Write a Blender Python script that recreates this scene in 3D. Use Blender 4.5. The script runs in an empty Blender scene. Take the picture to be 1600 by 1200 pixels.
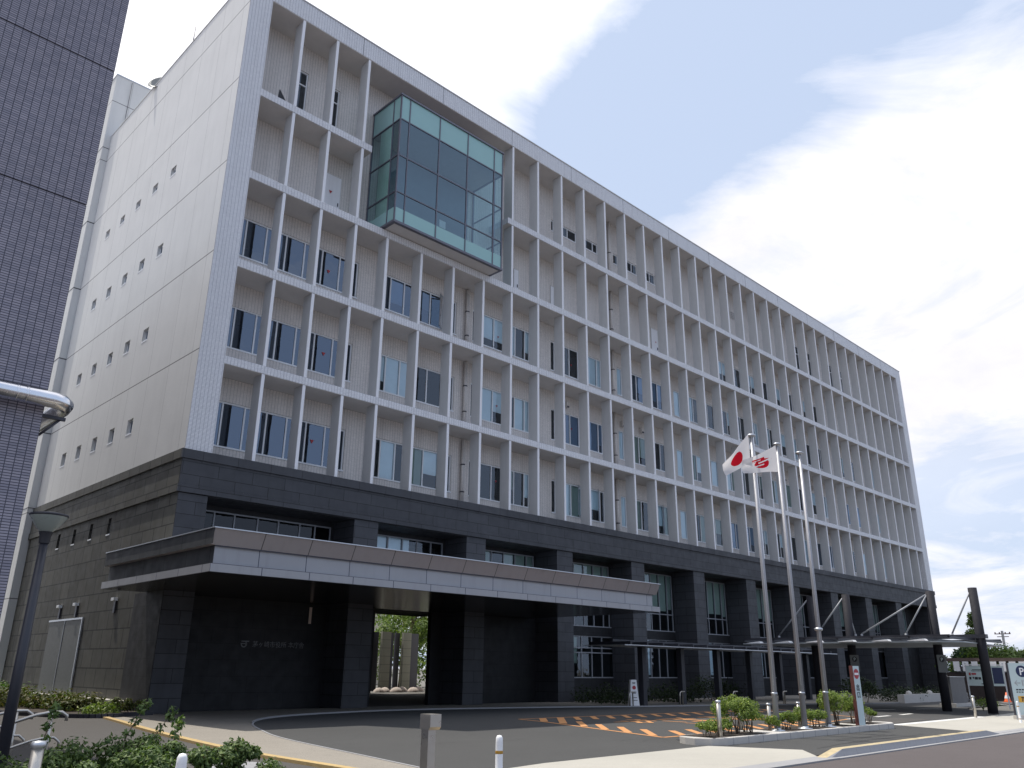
import bpy, math, random
from mathutils import Vector, Matrix
random.seed(7)
S = 1.2                                  # the scene is laid out in units of 1.2 m and scaled to metres at the end
sc = bpy.context.scene
COL = sc.collection
PI = math.pi

# ------------------------------------------------------------------ helpers
class M:
    def __init__(s): s.v=[]; s.f=[]; s.m=[]; s.sm=[]
    def quad(s,*p,m=0,sm=False):
        n=len(s.v); s.v+= [tuple(q) for q in p]; s.f.append(tuple(range(n,n+len(p)))); s.m.append(m); s.sm.append(sm)
    def box(s,x0,x1,y0,y1,z0,z1,m=0):
        if x0>x1:x0,x1=x1,x0
        if y0>y1:y0,y1=y1,y0
        if z0>z1:z0,z1=z1,z0
        n=len(s.v)
        s.v+=[(x0,y0,z0),(x1,y0,z0),(x1,y1,z0),(x0,y1,z0),(x0,y0,z1),(x1,y0,z1),(x1,y1,z1),(x0,y1,z1)]
        for f in ((0,3,2,1),(4,5,6,7),(0,1,5,4),(1,2,6,5),(2,3,7,6),(3,0,4,7)):
            s.f.append(tuple(n+i for i in f)); s.m.append(m); s.sm.append(False)
    def prism(s,poly,z0,z1,m=0):          # poly: ccw list of (x,y)
        n=len(s.v); k=len(poly)
        s.v+=[(x,y,z0) for x,y in poly]+[(x,y,z1) for x,y in poly]
        s.f.append(tuple(n+i for i in reversed(range(k)))); s.f.append(tuple(n+k+i for i in range(k)))
        s.m+=[m,m]; s.sm+=[False,False]
        for i in range(k):
            j=(i+1)%k; s.f.append((n+i,n+j,n+k+j,n+k+i)); s.m.append(m); s.sm.append(False)
    def sweep(s,prof,x0,x1,m=0):          # prof: list of (y,z) closed, swept along x (caps included)
        n=len(s.v); k=len(prof)
        s.v+=[(x0,y,z) for y,z in prof]+[(x1,y,z) for y,z in prof]
        s.f.append(tuple(n+i for i in range(k))); s.f.append(tuple(n+k+i for i in reversed(range(k)))); s.m+=[m,m]; s.sm+=[False]*2
        for i in range(k):
            j=(i+1)%k; s.f.append((n+i,n+k+i,n+k+j,n+j)); s.m.append(m); s.sm.append(False)
    def tube(s,path,r,n=10,m=0,caps=True):
        path=[Vector(p) for p in path]; rs=r if isinstance(r,(list,tuple)) else [r]*len(path)
        rings=[]; up=None
        for i,p in enumerate(path):
            a=path[max(i-1,0)]; b=path[min(i+1,len(path)-1)]; d=(b-a).normalized()
            if up is None:
                up=Vector((0,0,1)) if abs(d.z)<.9 else Vector((1,0,0))
            u=d.cross(up).normalized(); w=u.cross(d).normalized(); up=w
            base=len(s.v)
            for k in range(n):
                t=2*PI*k/n; q=p+rs[i]*(math.cos(t)*u+math.sin(t)*w); s.v.append(tuple(q))
            rings.append(base)
        for i in range(len(rings)-1):
            for k in range(n):
                a=rings[i]+k; b=rings[i]+(k+1)%n; c=rings[i+1]+(k+1)%n; d=rings[i+1]+k
                s.f.append((a,b,c,d)); s.m.append(m); s.sm.append(True)
        if caps:
            s.f.append(tuple(rings[0]+k for k in reversed(range(n)))); s.f.append(tuple(rings[-1]+k for k in range(n))); s.m+=[m,m]; s.sm+=[False]*2
    def lathe(s,prof,cx=0,cy=0,n=20,m=0):  # prof (r,z)
        base=len(s.v); k=len(prof)
        for i in range(n):
            t=2*PI*i/n
            for r,z in prof: s.v.append((cx+r*math.cos(t),cy+r*math.sin(t),z))
        for i in range(n):
            j=(i+1)%n
            for q in range(k-1):
                s.f.append((base+i*k+q,base+j*k+q,base+j*k+q+1,base+i*k+q+1)); s.m.append(m); s.sm.append(True)
    def build(s,name,mats,parent=None,loc=(0,0,0)):
        me=bpy.data.meshes.new(name); me.from_pydata([tuple(c) for c in s.v],[],s.f)
        if not isinstance(mats,(list,tuple)): mats=[mats]
        for mt in mats: me.materials.append(mt)
        me.polygons.foreach_set('material_index',s.m); me.polygons.foreach_set('use_smooth',s.sm); me.update()
        o=bpy.data.objects.new(name,me); COL.objects.link(o); o.location=loc
        if parent: o.parent=parent
        return o
def bevel(o,w,seg=2):
    md=o.modifiers.new('b','BEVEL'); md.width=w*S; md.segments=seg; md.limit_method='ANGLE'; return o
def tag(o,label=None,cat=None,group=None,kind=None):
    if label: o['label']=label
    if cat: o['category']=cat
    if group: o['group']=group
    if kind: o['kind']=kind
    return o
def thing(name,label,cat,loc=(0,0,0),group=None,rz=0):
    o=bpy.data.objects.new(name,None); COL.objects.link(o); o.location=loc; o.rotation_euler=(0,0,rz)
    return tag(o,label,cat,group)
def dup(root,loc,label,rz=None):
    r=root.copy(); COL.objects.link(r); r.location=loc; r['label']=label
    if rz is not None: r.rotation_euler=(0,0,rz)
    for ch in list(root.children):
        c=ch.copy(); COL.objects.link(c); c.parent=r
        for g in list(ch.children):
            d=g.copy(); COL.objects.link(d); d.parent=c
    return r
def text(name,body,size,mat,parent=None,loc=(0,0,0),rot=(PI/2,0,0),ext=.004,align='CENTER',sx=1,shear=0,spacing=1,bold=0):
    cu=bpy.data.curves.new(name,'FONT'); cu.body=body; cu.size=size; cu.extrude=ext; cu.align_x=align; cu.shear=shear; cu.space_character=spacing; cu.offset=bold
    cu.resolution_u=3
    t=bpy.data.objects.new(name,cu); COL.objects.link(t)
    dg=bpy.context.evaluated_depsgraph_get(); me=bpy.data.meshes.new_from_object(t.evaluated_get(dg)); me.name=name
    COL.objects.unlink(t); bpy.data.objects.remove(t)
    me.transform(Matrix.Rotation(rot[2],4,'Z')@Matrix.Rotation(rot[0],4,'X')@Matrix.Diagonal((sx,1,1,1)))
    me.materials.clear(); me.materials.append(mat)
    o=bpy.data.objects.new(name,me); COL.objects.link(o); o.location=loc
    if parent: o.parent=parent
    return o

# ------------------------------------------------------------------ materials
class N:
    def __init__(s,name):
        s.mat=bpy.data.materials.new(name); s.mat.use_nodes=True; s.t=s.mat.node_tree; s.t.nodes.clear()
        s.out=s.n('ShaderNodeOutputMaterial')
    def n(s,typ,**k):
        x=s.t.nodes.new(typ)
        for a,b in k.items(): setattr(x,a,b)
        return x
    def l(s,a,b): s.t.links.new(a,b)
    def val(s,sock,v):
        if hasattr(v,'is_output') or isinstance(v,bpy.types.NodeSocket): s.l(v,sock)
        else: sock.default_value=v
    def math(s,op,a,b=None,c=None):
        x=s.n('ShaderNodeMath',operation=op); s.val(x.inputs[0],a)
        if b is not None: s.val(x.inputs[1],b)
        if c is not None: s.val(x.inputs[2],c)
        return x.outputs[0]
    def mix(s,f,a,b,blend='MIX'):
        x=s.n('ShaderNodeMix',data_type='RGBA',blend_type=blend); s.val(x.inputs[0],f); s.val(x.inputs[6],a); s.val(x.inputs[7],b); return x.outputs[2]
    def noise(s,vec,scale,detail=3,rough=.5,dist=0):
        x=s.n('ShaderNodeTexNoise'); x.inputs['Scale'].default_value=scale; x.inputs['Detail'].default_value=detail; x.inputs['Roughness'].default_value=rough; x.inputs['Distortion'].default_value=dist
        if vec is not None: s.l(vec,x.inputs['Vector'])
        return x.outputs['Fac']
    def ramp(s,f,a,b,c0=0,c1=1):
        x=s.n('ShaderNodeMapRange'); s.val(x.inputs[0],f); x.inputs[1].default_value=a; x.inputs[2].default_value=b; x.inputs[3].default_value=c0; x.inputs[4].default_value=c1; return x.outputs[0]
    def bsdf(s,col,rough=.6,metal=0,bump=None,bs=.2,bd=.01,spec=.5,**kw):
        b=s.n('ShaderNodeBsdfPrincipled'); s.val(b.inputs['Base Color'],col); s.val(b.inputs['Roughness'],rough); b.inputs['Metallic'].default_value=metal
        b.inputs['Specular IOR Level'].default_value=spec
        for k,v in kw.items(): s.val(b.inputs[k],v)
        if bump is not None:
            bp=s.n('ShaderNodeBump'); bp.inputs['Strength'].default_value=bs; bp.inputs['Distance'].default_value=bd; s.l(bump,bp.inputs['Height']); s.l(bp.outputs[0],b.inputs['Normal'])
        s.l(b.outputs[0],s.out.inputs[0]); s.b=b
        return s.mat
    def obj(s): return s.n('ShaderNodeTexCoord').outputs['Object']
    def wall(s):                           # (along the wall, height) from object position and normal
        tc=s.n('ShaderNodeTexCoord'); p=s.n('ShaderNodeSeparateXYZ'); s.l(tc.outputs['Object'],p.inputs[0])
        nn=s.n('ShaderNodeSeparateXYZ'); s.l(tc.outputs['Normal'],nn.inputs[0])
        ax=s.math('GREATER_THAN',s.math('ABSOLUTE',nn.outputs[0]),.6); az=s.math('GREATER_THAN',s.math('ABSOLUTE',nn.outputs[2]),.6)
        u=s.math('ADD',s.math('MULTIPLY',p.outputs[0],s.math('SUBTRACT',1,ax)),s.math('MULTIPLY',p.outputs[1],ax))
        v=s.math('ADD',s.math('MULTIPLY',p.outputs[2],s.math('SUBTRACT',1,az)),s.math('MULTIPLY',p.outputs[1],az))
        return u,v
    def comb(s,a,b,c=0.):
        x=s.n('ShaderNodeCombineXYZ'); s.val(x.inputs[0],a); s.val(x.inputs[1],b); s.val(x.inputs[2],c); return x.outputs[0]
    def brick(s,vec,w,h,ms,c1,c2,mo,off=.5,bias=0,smooth=.1):
        x=s.n('ShaderNodeTexBrick'); x.offset=off; x.inputs['Scale'].default_value=1; x.inputs['Brick Width'].default_value=w; x.inputs['Row Height'].default_value=h
        x.inputs['Mortar Size'].default_value=ms; x.inputs['Mortar Smooth'].default_value=smooth; x.inputs['Bias'].default_value=bias
        x.inputs['Color1'].default_value=c1; x.inputs['Color2'].default_value=c2; x.inputs['Mortar'].default_value=mo; s.l(vec,x.inputs['Vector']); return x
def g(v,b=None,c=None):
    return (v,v,v,1) if b is None else (v,b,c,1)
MAT={}
def plain(name,col,rough=.6,metal=0,var=.12,scale=3,bump=0,spec=.5,streak=0):
    k=N(name); o=k.obj(); f=k.noise(o,scale,4,.6)
    c=k.mix(f,tuple(x*(1-var) for x in col[:3])+(1,),tuple(min(1,x*(1+var)) for x in col[:3])+(1,))
    if streak:
        mp=k.n('ShaderNodeMapping'); mp.inputs['Scale'].default_value=(5,5,.25); k.l(o,mp.inputs[0]); st=k.noise(mp.outputs[0],1.5,4,.6)
        c=k.mix(k.ramp(st,.45,.8,0,streak),c,tuple(x*.5 for x in col[:3])+(1,))
    r=k.ramp(k.noise(o,scale*4,3),.3,.7,max(0,rough-.06),min(1,rough+.06))
    return k.bsdf(c,r,metal,bump=k.noise(o,60,3) if bump else None,bs=bump or .1,bd=.004,spec=spec)
def tile_mat(name,c1,c2,mo,w,h,ms,off,swap=False,stain=.1,rough=.42,streak=.12):
    k=N(name); u,v=k.wall(); vec=k.comb(v,u) if swap else k.comb(u,v)
    b=k.brick(vec,w,h,ms,c1,c2,mo,off)
    o=k.obj(); n=k.noise(o,.35,4,.6); c=k.mix(k.ramp(n,.35,.75,0,stain),b.outputs['Color'],k.mix(1,b.outputs['Color'],g(.55,.52,.5),'MULTIPLY'))
    mp=k.n('ShaderNodeMapping'); mp.inputs['Scale'].default_value=(3.2,3.2,.22); k.l(o,mp.inputs[0]); st=k.noise(mp.outputs[0],1.1,5,.65)
    c=k.mix(k.ramp(st,.5,.8,0,streak*2.2),c,k.mix(1,c,g(.55,.54,.53),'MULTIPLY'))
    r=k.ramp(k.noise(o,2.5,4),.3,.7,rough-.08,rough+.1)
    return k.bsdf(c,r,bump=b.outputs['Fac'],bs=-.25,bd=.006)
M_tile=tile_mat('white_facade_tile',g(.86,.86,.86),g(.77,.77,.78),g(.33,.33,.37),.148,.05,.0075,.0)
M_tile_in=tile_mat('warm_lit_recess_tile',g(.86,.80,.745),g(.77,.72,.67),g(.32,.31,.31),.148,.05,.0075,.0,stain=.25)  # same tile as the piers; warm light of the recess put into colour
M_ptile=tile_mat('purple_grey_tile',g(.36,.335,.385),g(.25,.24,.29),g(.05,.048,.07),.148,.05,.008,.0,stain=.3)
def line_mat(name,c,lc,u0,up,uw,v0,vp,vw,var=.1,rough=.75,blot=.25,bump=.3):
    k=N(name); u,v=k.wall(); o=k.obj()
    def ln(a,a0,p,w):
        fr=k.math('FRACT',k.math('DIVIDE',k.math('SUBTRACT',a,a0),p)); d=k.math('MINIMUM',fr,k.math('SUBTRACT',1,fr)); return k.math('LESS_THAN',d,w/p/2)
    lu=ln(u,u0,up,uw); lv=ln(v,v0,vp,vw)
    n=k.noise(o,.5,5,.65); base=k.mix(n,tuple(x*(1-var) for x in c[:3])+(1,),tuple(min(1,x*(1+var)) for x in c[:3])+(1,))
    mp=k.n('ShaderNodeMapping'); mp.inputs['Scale'].default_value=(2,2,.12); k.l(o,mp.inputs[0]); st=k.noise(mp.outputs[0],1.2,5,.65)
    base=k.mix(k.ramp(st,.5,.85,0,blot),base,tuple(x*.62 for x in c[:3])+(1,))
    col=k.mix(k.math('MULTIPLY',lu,.55),base,lc); col=k.mix(lv,col,lc)
    return k.bsdf(col,rough,bump=k.noise(o,9,6,.7),bs=bump,bd=.02,spec=.25)
M_plaster=line_mat('white_plaster',g(.66,.66,.645),g(.16,.16,.16),2.36*S,1.83*S,.022,11.13*S,3.61*S,.045)
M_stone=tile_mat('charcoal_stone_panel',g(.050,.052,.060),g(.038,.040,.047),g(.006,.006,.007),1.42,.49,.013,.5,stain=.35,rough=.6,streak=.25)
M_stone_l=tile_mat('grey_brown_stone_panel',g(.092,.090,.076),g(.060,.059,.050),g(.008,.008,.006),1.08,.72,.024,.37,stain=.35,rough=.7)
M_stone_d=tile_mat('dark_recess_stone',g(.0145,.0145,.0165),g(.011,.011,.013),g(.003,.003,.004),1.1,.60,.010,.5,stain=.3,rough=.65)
M_fas=tile_mat('canopy_fascia_panel',g(.36,.365,.385),g(.335,.34,.36),g(.05,.06,.09),1.62,3.0,.014,.0,stain=.15)
M_fas2=tile_mat('canopy_top_panel',g(.34,.305,.295),g(.32,.285,.275),g(.06,.055,.055),1.62,3.0,.014,.0,stain=.15)  # browner fascia copy; reflection of the ground put into the colour
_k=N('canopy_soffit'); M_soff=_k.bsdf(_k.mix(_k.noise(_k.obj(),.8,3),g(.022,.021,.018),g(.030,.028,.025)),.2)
M_end_shade=tile_mat('canopy_end_shade',g(.055,.06,.064),g(.048,.052,.056),g(.01,.01,.012),1.62,3.0,.014,.0,rough=.6)  # dark fascia copy; shade and dull reflection of the end put into colour
M_yel2=plain('faded_yellow_kerb_paint',g(.40,.33,.20),.85,var=.35,scale=9,bump=.3)
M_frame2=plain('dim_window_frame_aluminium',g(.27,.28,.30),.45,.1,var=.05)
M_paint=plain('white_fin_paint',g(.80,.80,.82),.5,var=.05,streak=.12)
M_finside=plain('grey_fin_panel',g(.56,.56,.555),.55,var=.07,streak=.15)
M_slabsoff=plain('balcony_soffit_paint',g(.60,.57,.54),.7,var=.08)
M_alu=plain('brushed_aluminium',g(.52,.54,.57),.38,.75,var=.06)
M_frame=plain('window_frame_aluminium',g(.78,.80,.82),.4,.0,var=.05)
M_dframe=plain('dark_metal_frame',g(.06,.06,.075),.45,.3)
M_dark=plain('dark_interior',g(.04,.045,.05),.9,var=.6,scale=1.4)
M_darkm=plain('dark_painted_steel',g(.035,.036,.045),.42,.2,var=.15)
M_steel=plain('stainless_steel',g(.50,.47,.42),.32,.85,var=.08)
M_pole=plain('flagpole_metal',g(.34,.345,.37),.45,.3,var=.05)
M_white=plain('white_plastic',g(.78,.78,.78),.4,var=.04)
M_conc=plain('pale_concrete',g(.46,.44,.41),.85,var=.12,scale=6,bump=.3)
M_kerb=plain('grey_kerb_stone',g(.33,.33,.34),.85,var=.12,scale=6,bump=.3)
M_yel=plain('worn_yellow_paint',g(.42,.30,.13),.8,var=.35,scale=9,bump=.3)
M_red=plain('red_enamel',g(.38,.03,.04),.5)
M_black=plain('black_ink',g(.02,.02,.025),.6)
M_panel=plain('pale_sign_panel',g(.50,.60,.60),.5,var=.04)
M_navy=plain('navy_sign_panel',g(.015,.025,.08),.5)
M_gdoor=plain('grey_steel_door',g(.115,.12,.115),.55,var=.06,streak=.1)
M_blind=plain('pale_window_blind',g(.82,.88,.90),.8,var=.1,scale=2)
M_blind_g=plain('sage_blind',g(.34,.40,.34),.8,var=.1,scale=2)
M_letter=plain('dull_metal_lettering',g(.15,.15,.15),.5,.3)
M_orange=plain('orange_cone_plastic',g(.75,.14,.04),.5)
M_soil=plain('dark_soil',g(.035,.025,.018),.95,var=.4,scale=20,bump=.5)
M_bark=plain('shrub_bark',g(.12,.085,.06),.9,var=.3,scale=30,bump=.4)
M_lampg=plain('frosted_lamp_glass',g(.30,.33,.30),.3,var=.05)
M_rock=plain('pale_garden_rock',g(.42,.36,.32),.9,var=.25,scale=4,bump=.5)
M_beige=plain('beige_slab',g(.30,.30,.25),.8,var=.08,scale=3)
def glass_mat(name,tint,refl,ior=1.55,gl=(.85,.92,1,1)):
    k=N(name); fr=k.n('ShaderNodeFresnel'); fr.inputs['IOR'].default_value=ior
    tr=k.n('ShaderNodeBsdfTransparent'); tr.inputs[0].default_value=tint; gb=k.n('ShaderNodeBsdfGlossy'); gb.inputs[0].default_value=gl; gb.inputs['Roughness'].default_value=.015
    o=k.obj(); bp=k.n('ShaderNodeBump'); bp.inputs['Strength'].default_value=.12; bp.inputs['Distance'].default_value=.06; k.l(k.noise(o,.9,2),bp.inputs['Height']); k.l(bp.outputs[0],gb.inputs['Normal'])
    f=k.math('MINIMUM',k.math('ADD',fr.outputs[0],refl),1.0); mx=k.n('ShaderNodeMixShader'); k.l(f,mx.inputs[0]); k.l(tr.outputs[0],mx.inputs[1]); k.l(gb.outputs[0],mx.inputs[2]); k.l(mx.outputs[0],k.out.inputs[0]); return k.mat
M_glass=glass_mat('office_glass',(.84,.92,.95,1),.045)
M_glassb=glass_mat('blue_office_glass',(.30,.40,.50,1),.15,gl=(.62,.74,.92,1))
M_glassd=glass_mat('dim_lobby_glass',(.30,.32,.32,1),.02,gl=(.6,.6,.62,1))
M_bay=glass_mat('bay_window_glass',(.74,.90,.90,1),.10,gl=(.7,.85,.95,1))
M_span=plain('teal_spandrel_glass',g(.30,.50,.49),.12,var=.05,scale=1)
def asphalt(name,c,sp=.35,warm=0,patch=.25):
    k=N(name); o=k.obj(); n1=k.noise(o,55,3,.8); n2=k.noise(o,.25,5,.6); n3=k.noise(o,2.2,5,.7); vo=k.n('ShaderNodeTexVoronoi'); vo.inputs['Scale'].default_value=70; k.l(o,vo.inputs['Vector'])
    base=k.mix(n2,tuple(x*.78 for x in c[:3])+(1,),tuple(x*1.25 for x in c[:3])+(1,)); base=k.mix(k.ramp(n3,.45,.7,0,patch),base,tuple(x*.68 for x in c[:3])+(1,))
    base=k.mix(k.ramp(n1,.35,.75,0,sp),base,tuple(min(1,x*2.4) for x in c[:3])+(1,)); base=k.mix(k.ramp(vo.outputs['Distance'],0,.35,.5,0),base,tuple(x*.45 for x in c[:3])+(1,))
    return k.bsdf(base,.88,bump=n1,bs=.5,bd=.006,spec=.3)
M_asph=asphalt('drive_asphalt',g(.048,.048,.047)); M_road=asphalt('road_asphalt',g(.078,.067,.066),.25); M_path=asphalt('side_path_asphalt',g(.062,.058,.054))
M_aggr=asphalt('washed_aggregate_paving',g(.20,.182,.155),.45,patch=.35); M_apron=asphalt('pale_concrete_apron',g(.36,.345,.305),.08,patch=.15); M_ground=asphalt('outlying_ground',g(.11,.105,.095))
M_gutter=asphalt('gutter_concrete',g(.27,.27,.275),.1)
def paint_mat(name,c):
    k=N(name); o=k.obj(); n=k.noise(o,14,5,.75); col=k.mix(k.ramp(n,.55,.78,0,.75),c,g(.075,.07,.065)); return k.bsdf(col,.75,bump=k.noise(o,55,3,.8),bs=.4,bd=.004)
M_opaint=paint_mat('orange_road_paint',g(.50,.235,.085)); M_wpaint=paint_mat('white_road_paint',g(.62,.61,.58))
def leaf_mat(name,c0,c1,c2):
    k=N(name); ge=k.n('ShaderNodeNewGeometry'); rp=k.n('ShaderNodeValToRGB'); e=rp.color_ramp.elements; e[0].color=c0; e[1].color=c2; m=e.new(.55); m.color=c1; k.l(ge.outputs['Random Per Island'],rp.inputs[0])
    n=k.noise(k.obj(),1.2,3); col=k.mix(k.ramp(n,.35,.7,0,.5),rp.outputs[0],tuple(x*.5 for x in c0[:3])+(1,))
    b=k.n('ShaderNodeBsdfPrincipled'); k.l(col,b.inputs['Base Color']); b.inputs['Roughness'].default_value=.55; b.inputs['Specular IOR Level'].default_value=.35
    t=k.n('ShaderNodeBsdfTranslucent'); k.l(k.mix(1,col,g(1.1,1.3,.5),'MULTIPLY'),t.inputs[0]); mx=k.n('ShaderNodeMixShader'); mx.inputs[0].default_value=.3; k.l(b.outputs[0],mx.inputs[1]); k.l(t.outputs[0],mx.inputs[2]); k.l(mx.outputs[0],k.out.inputs[0]); return k.mat
L_bush=leaf_mat('azalea_leaves',g(.09,.14,.03),g(.19,.27,.05),g(.34,.40,.09))
L_dark=leaf_mat('dark_hedge_leaves',g(.045,.08,.022),g(.10,.16,.045),g(.22,.29,.09))
L_shade=leaf_mat('shaded_shrub_leaves',g(.012,.022,.010),g(.025,.042,.016),g(.05,.075,.03))  # darker leaf copy for shrubs by the wall; shade put into colour
L_red=leaf_mat('reddish_leaves',g(.07,.02,.025),g(.13,.04,.04),g(.12,.12,.04))
L_rust=leaf_mat('rusty_hedge_leaves',g(.05,.08,.02),g(.13,.10,.03),g(.11,.17,.04))
L_grass=leaf_mat('long_grass_leaves',g(.04,.085,.018),g(.07,.14,.028),g(.13,.20,.05))
L_tree=leaf_mat('tree_leaves',g(.06,.11,.025),g(.13,.20,.04),g(.26,.33,.08))
L_ever=leaf_mat('evergreen_leaves',g(.03,.07,.03),g(.05,.11,.045),g(.09,.16,.07))
L_gink=leaf_mat('light_tree_leaves',g(.09,.14,.04),g(.17,.24,.07),g(.29,.36,.13))

# ------------------------------------------------------------------ setting: ground sheets
def sheet(name,poly,z,mat,kind='structure'):
    m=M(); m.quad(*[(x,y,z) for x,y in poly]); return tag(m.build(name,mat),kind=kind)
sheet('ground',[(-500,-600),(900,-600),(900,900),(-500,900)],-.03,M_ground)
sheet('road',[(-300,-60),(600,-60),(600,-18.42),(-300,-18.42)],-.012,M_road)
m=M(); m.box(-4.0,3.75,-18.42,-18.06,-.03,.012); m.box(3.75,60,-18.42,-18.22,-.03,.008); m.box(12.2,60,-18.22,-18.0,-.03,.012)
tag(m.build('gutter',M_gutter),kind='structure')
# washed aggregate paving round the drive and along the building
sheet('pavement',[(-3.2,-18.06),(-3.2,-14),(-3.1,-11),(-2.6,-7.3),(-2.0,-4),(-1.5,-1.2),(-.35,-.2),(-.3,.6),(64,.6),(64,-9),(30,-9.5),(12,-15),(-.2,-18.06)],.004,M_aggr)
# asphalt drive
def curve(pts,n=6):
    out=[]
    P=[Vector((*p,0)) for p in pts]
    for i in range(len(P)-1):
        p0=P[max(i-1,0)];p1=P[i];p2=P[i+1];p3=P[min(i+2,len(P)-1)]
        for k in range(n):
            t=k/n; q=.5*((2*p1)+(-p0+p2)*t+(2*p0-5*p1+4*p2-p3)*t*t+(-p0+3*p1-3*p2+p3)*t**3); out.append((q.x,q.y))
    out.append(pts[-1]); return out
edge=curve([(-2.45,-16.2),(-1.95,-13.6),(-1.25,-9.9),(-.55,-7.7),(.5,-5.3),(2.0,-3.6),(4.5,-2.6),(8,-2.3),(13.6,-3.6),(17,-4.9),(22,-6.2),(27.5,-7.9),(33,-8.9),(62,-9.5)])
m=M(); n=len(edge)
m.quad(*([(x,y,.008) for x,y in edge]+[(62,-11.2,.008),(28,-12.6,.008),(20.5,-15.45,.008),(13.65,-15.45,.008),(12.4,-18.0,.008),(4.0,-18.02,.008),(2.9,-17.4,.008),(3.9,-15.85,.008),(-.4,-15.95,.008)]))
tag(m.build('drive',M_asph),kind='structure')
# thin pale kerb line that follows the drive edge
m=M()
for i in range(n-1):
    (x0,y0),(x1,y1)=edge[i],edge[i+1]; d=Vector((x1-x0,y1-y0)).normalized(); nx,ny=-d.y*.045,d.x*.045; h=.012 if i<24 else .05
    m.prism([(x0,y0),(x1,y1),(x1+nx,y1+ny),(x0+nx,y0+ny)],-.01,h)
tag(m.build('kerb',M_gutter),kind='structure')
sheet('apron',[(-.6,-18.06),(3.7,-18.06),(4.6,-17.35),(3.95,-15.85),(-.55,-15.95),(-2.4,-16.25),(-2.4,-18.06)],.012,M_apron)
sheet('apron',[(12.4,-18.0),(13.5,-15.5),(20.5,-15.45),(34,-14.6),(34,-18.0)],.0125,M_apron)
# yellow topped kerb stones along the road
m=M(); prof=lambda x0,x1,h0,h1: None
for (x0,x1,h0,h1) in ((3.55,4.15,.012,.115),(4.15,11.4,.115,.115),(11.4,12.3,.115,.012)):
    k=max(1,int((x1-x0)/.5))
    for i in range(k):
        a=x0+(x1-x0)*i/k+.004; b=x0+(x1-x0)*(i+1)/k-.004; ha=h0+(h1-h0)*i/k; hb=h0+(h1-h0)*(i+1)/k
        v=len(m.v); m.v+=[(a,-18.32,-.02),(b,-18.32,-.02),(b,-18.12,-.02),(a,-18.12,-.02),(a,-18.29,ha),(b,-18.29,hb),(b,-18.12,hb),(a,-18.12,ha)]
        for f,mm in (((4,5,6,7),1),((0,1,5,4),0),((1,2,6,5),0),((2,3,7,6),0),((3,0,4,7),0)):
            m.f.append(tuple(v+q for q in f)); m.m.append(mm); m.sm.append(False)
tag(m.build('kerb',[M_kerb,M_yel2]),kind='structure')
# orange kerb beside the side path
oc=curve([(-3.22,-17.5),(-3.22,-14.4),(-3.2,-12.4),(-3.08,-10.9),(-2.9,-9.4),(-2.6,-7.3),(-2.25,-5.2),(-1.95,-3.6),(-1.6,-1.5)])
m=M()
for i in range(len(oc)-1):
    (x0,y0),(x1,y1)=oc[i],oc[i+1]; m.prism([(x0-.09,y0),(x0+.06,y0),(x1+.06,y1),(x1-.09,y1)][::1],-.02,.045)
tag(m.build('kerb',M_yel),kind='structure')
sheet('path',[(-14,-20),(-3.3,-20),(-3.3,-14.4),(-2.95,-9.4),(-2.3,-5.2),(-1.62,-1.5),(-2.3,.3),(-3.2,3),(-3.4,16),(-14,16)],.0,M_path)
# dark kerb round the planting bed at the corner
ob=curve([(-3.4,16),(-3.2,3.5),(-2.65,.4),(-2.15,-.75),(-1.5,-1.15),(-.6,-.62),(-.05,-.5)])
m=M()
for i in range(len(ob)-1):
    (x0,y0),(x1,y1)=ob[i],ob[i+1]; d=Vector((x1-x0,y1-y0)).normalized(); nx,ny=d.y*.1,-d.x*.1
    m.prism([(x0,y0),(x0+nx,y0+ny),(x1+nx,y1+ny),(x1,y1)],-.02,.1)
tag(m.build('kerb',M_darkm),kind='structure')
m=M(); m.quad(*([(x,y,.05) for x,y in ob]+[(-.02,0,.05),(-.02,16,.05)])); tag(m.build('planting_bed_soil',M_soil),kind='structure')
# hatched no-stopping area painted on the drive
m=M()
def bar(p,q,w,z=.013):
    a=Vector((*p,0)); b=Vector((*q,0)); d=(b-a).normalized(); nn=Vector((-d.y,d.x,0))*w/2
    m.quad(*[(c.x,c.y,z) for c in (a-nn,b-nn,b+nn,a+nn)])
T=[(7.05,-7.85),(6.77,-9.0),(5.65,-12.05),(4.93,-14.15)]
ty=lambda x:-7.85-.07*(x-7.05)
bar(T[0],(19.5,ty(19.5)),.10); bar(T[0],T[1],.10,.0134); bar(T[1],T[3],.11,.0132); bar(T[3],(10.6,-14.1),.11,.0136); bar((10.6,-14.1),(16.5,-13.2),.10,.0130); bar((19.5,ty(19.5)),(16.5,-13.2),.10,.0138)
for a_,b_ in (((7.93,-7.9),(6.85,-9.0)),((8.62,-7.95),(6.6,-9.9))): bar(a_,b_,.2,.0141)
for k in range(15):
    x=9.2+k*.68; bar((x,ty(x)-.03),(x-1.02,ty(x)-1.06),.17,.0141)
for a_,b_ in (((7.62,-9.52),(6.22,-10.93)),((7.12,-10.6),(5.78,-11.94)),((6.8,-11.55),(5.45,-12.86)),((6.56,-12.42),(5.16,-13.75))): bar(a_,b_,.17,.0141)
for k in range(12):
    x=5.75+k*.66; bar((x,-14.1+(.0 if x<10 else .15*(x-10.6))),(x+1.0,-13.08+(.0 if x<10 else .15*(x-10.6))),.17,.0141)
random.seed(21)
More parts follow.
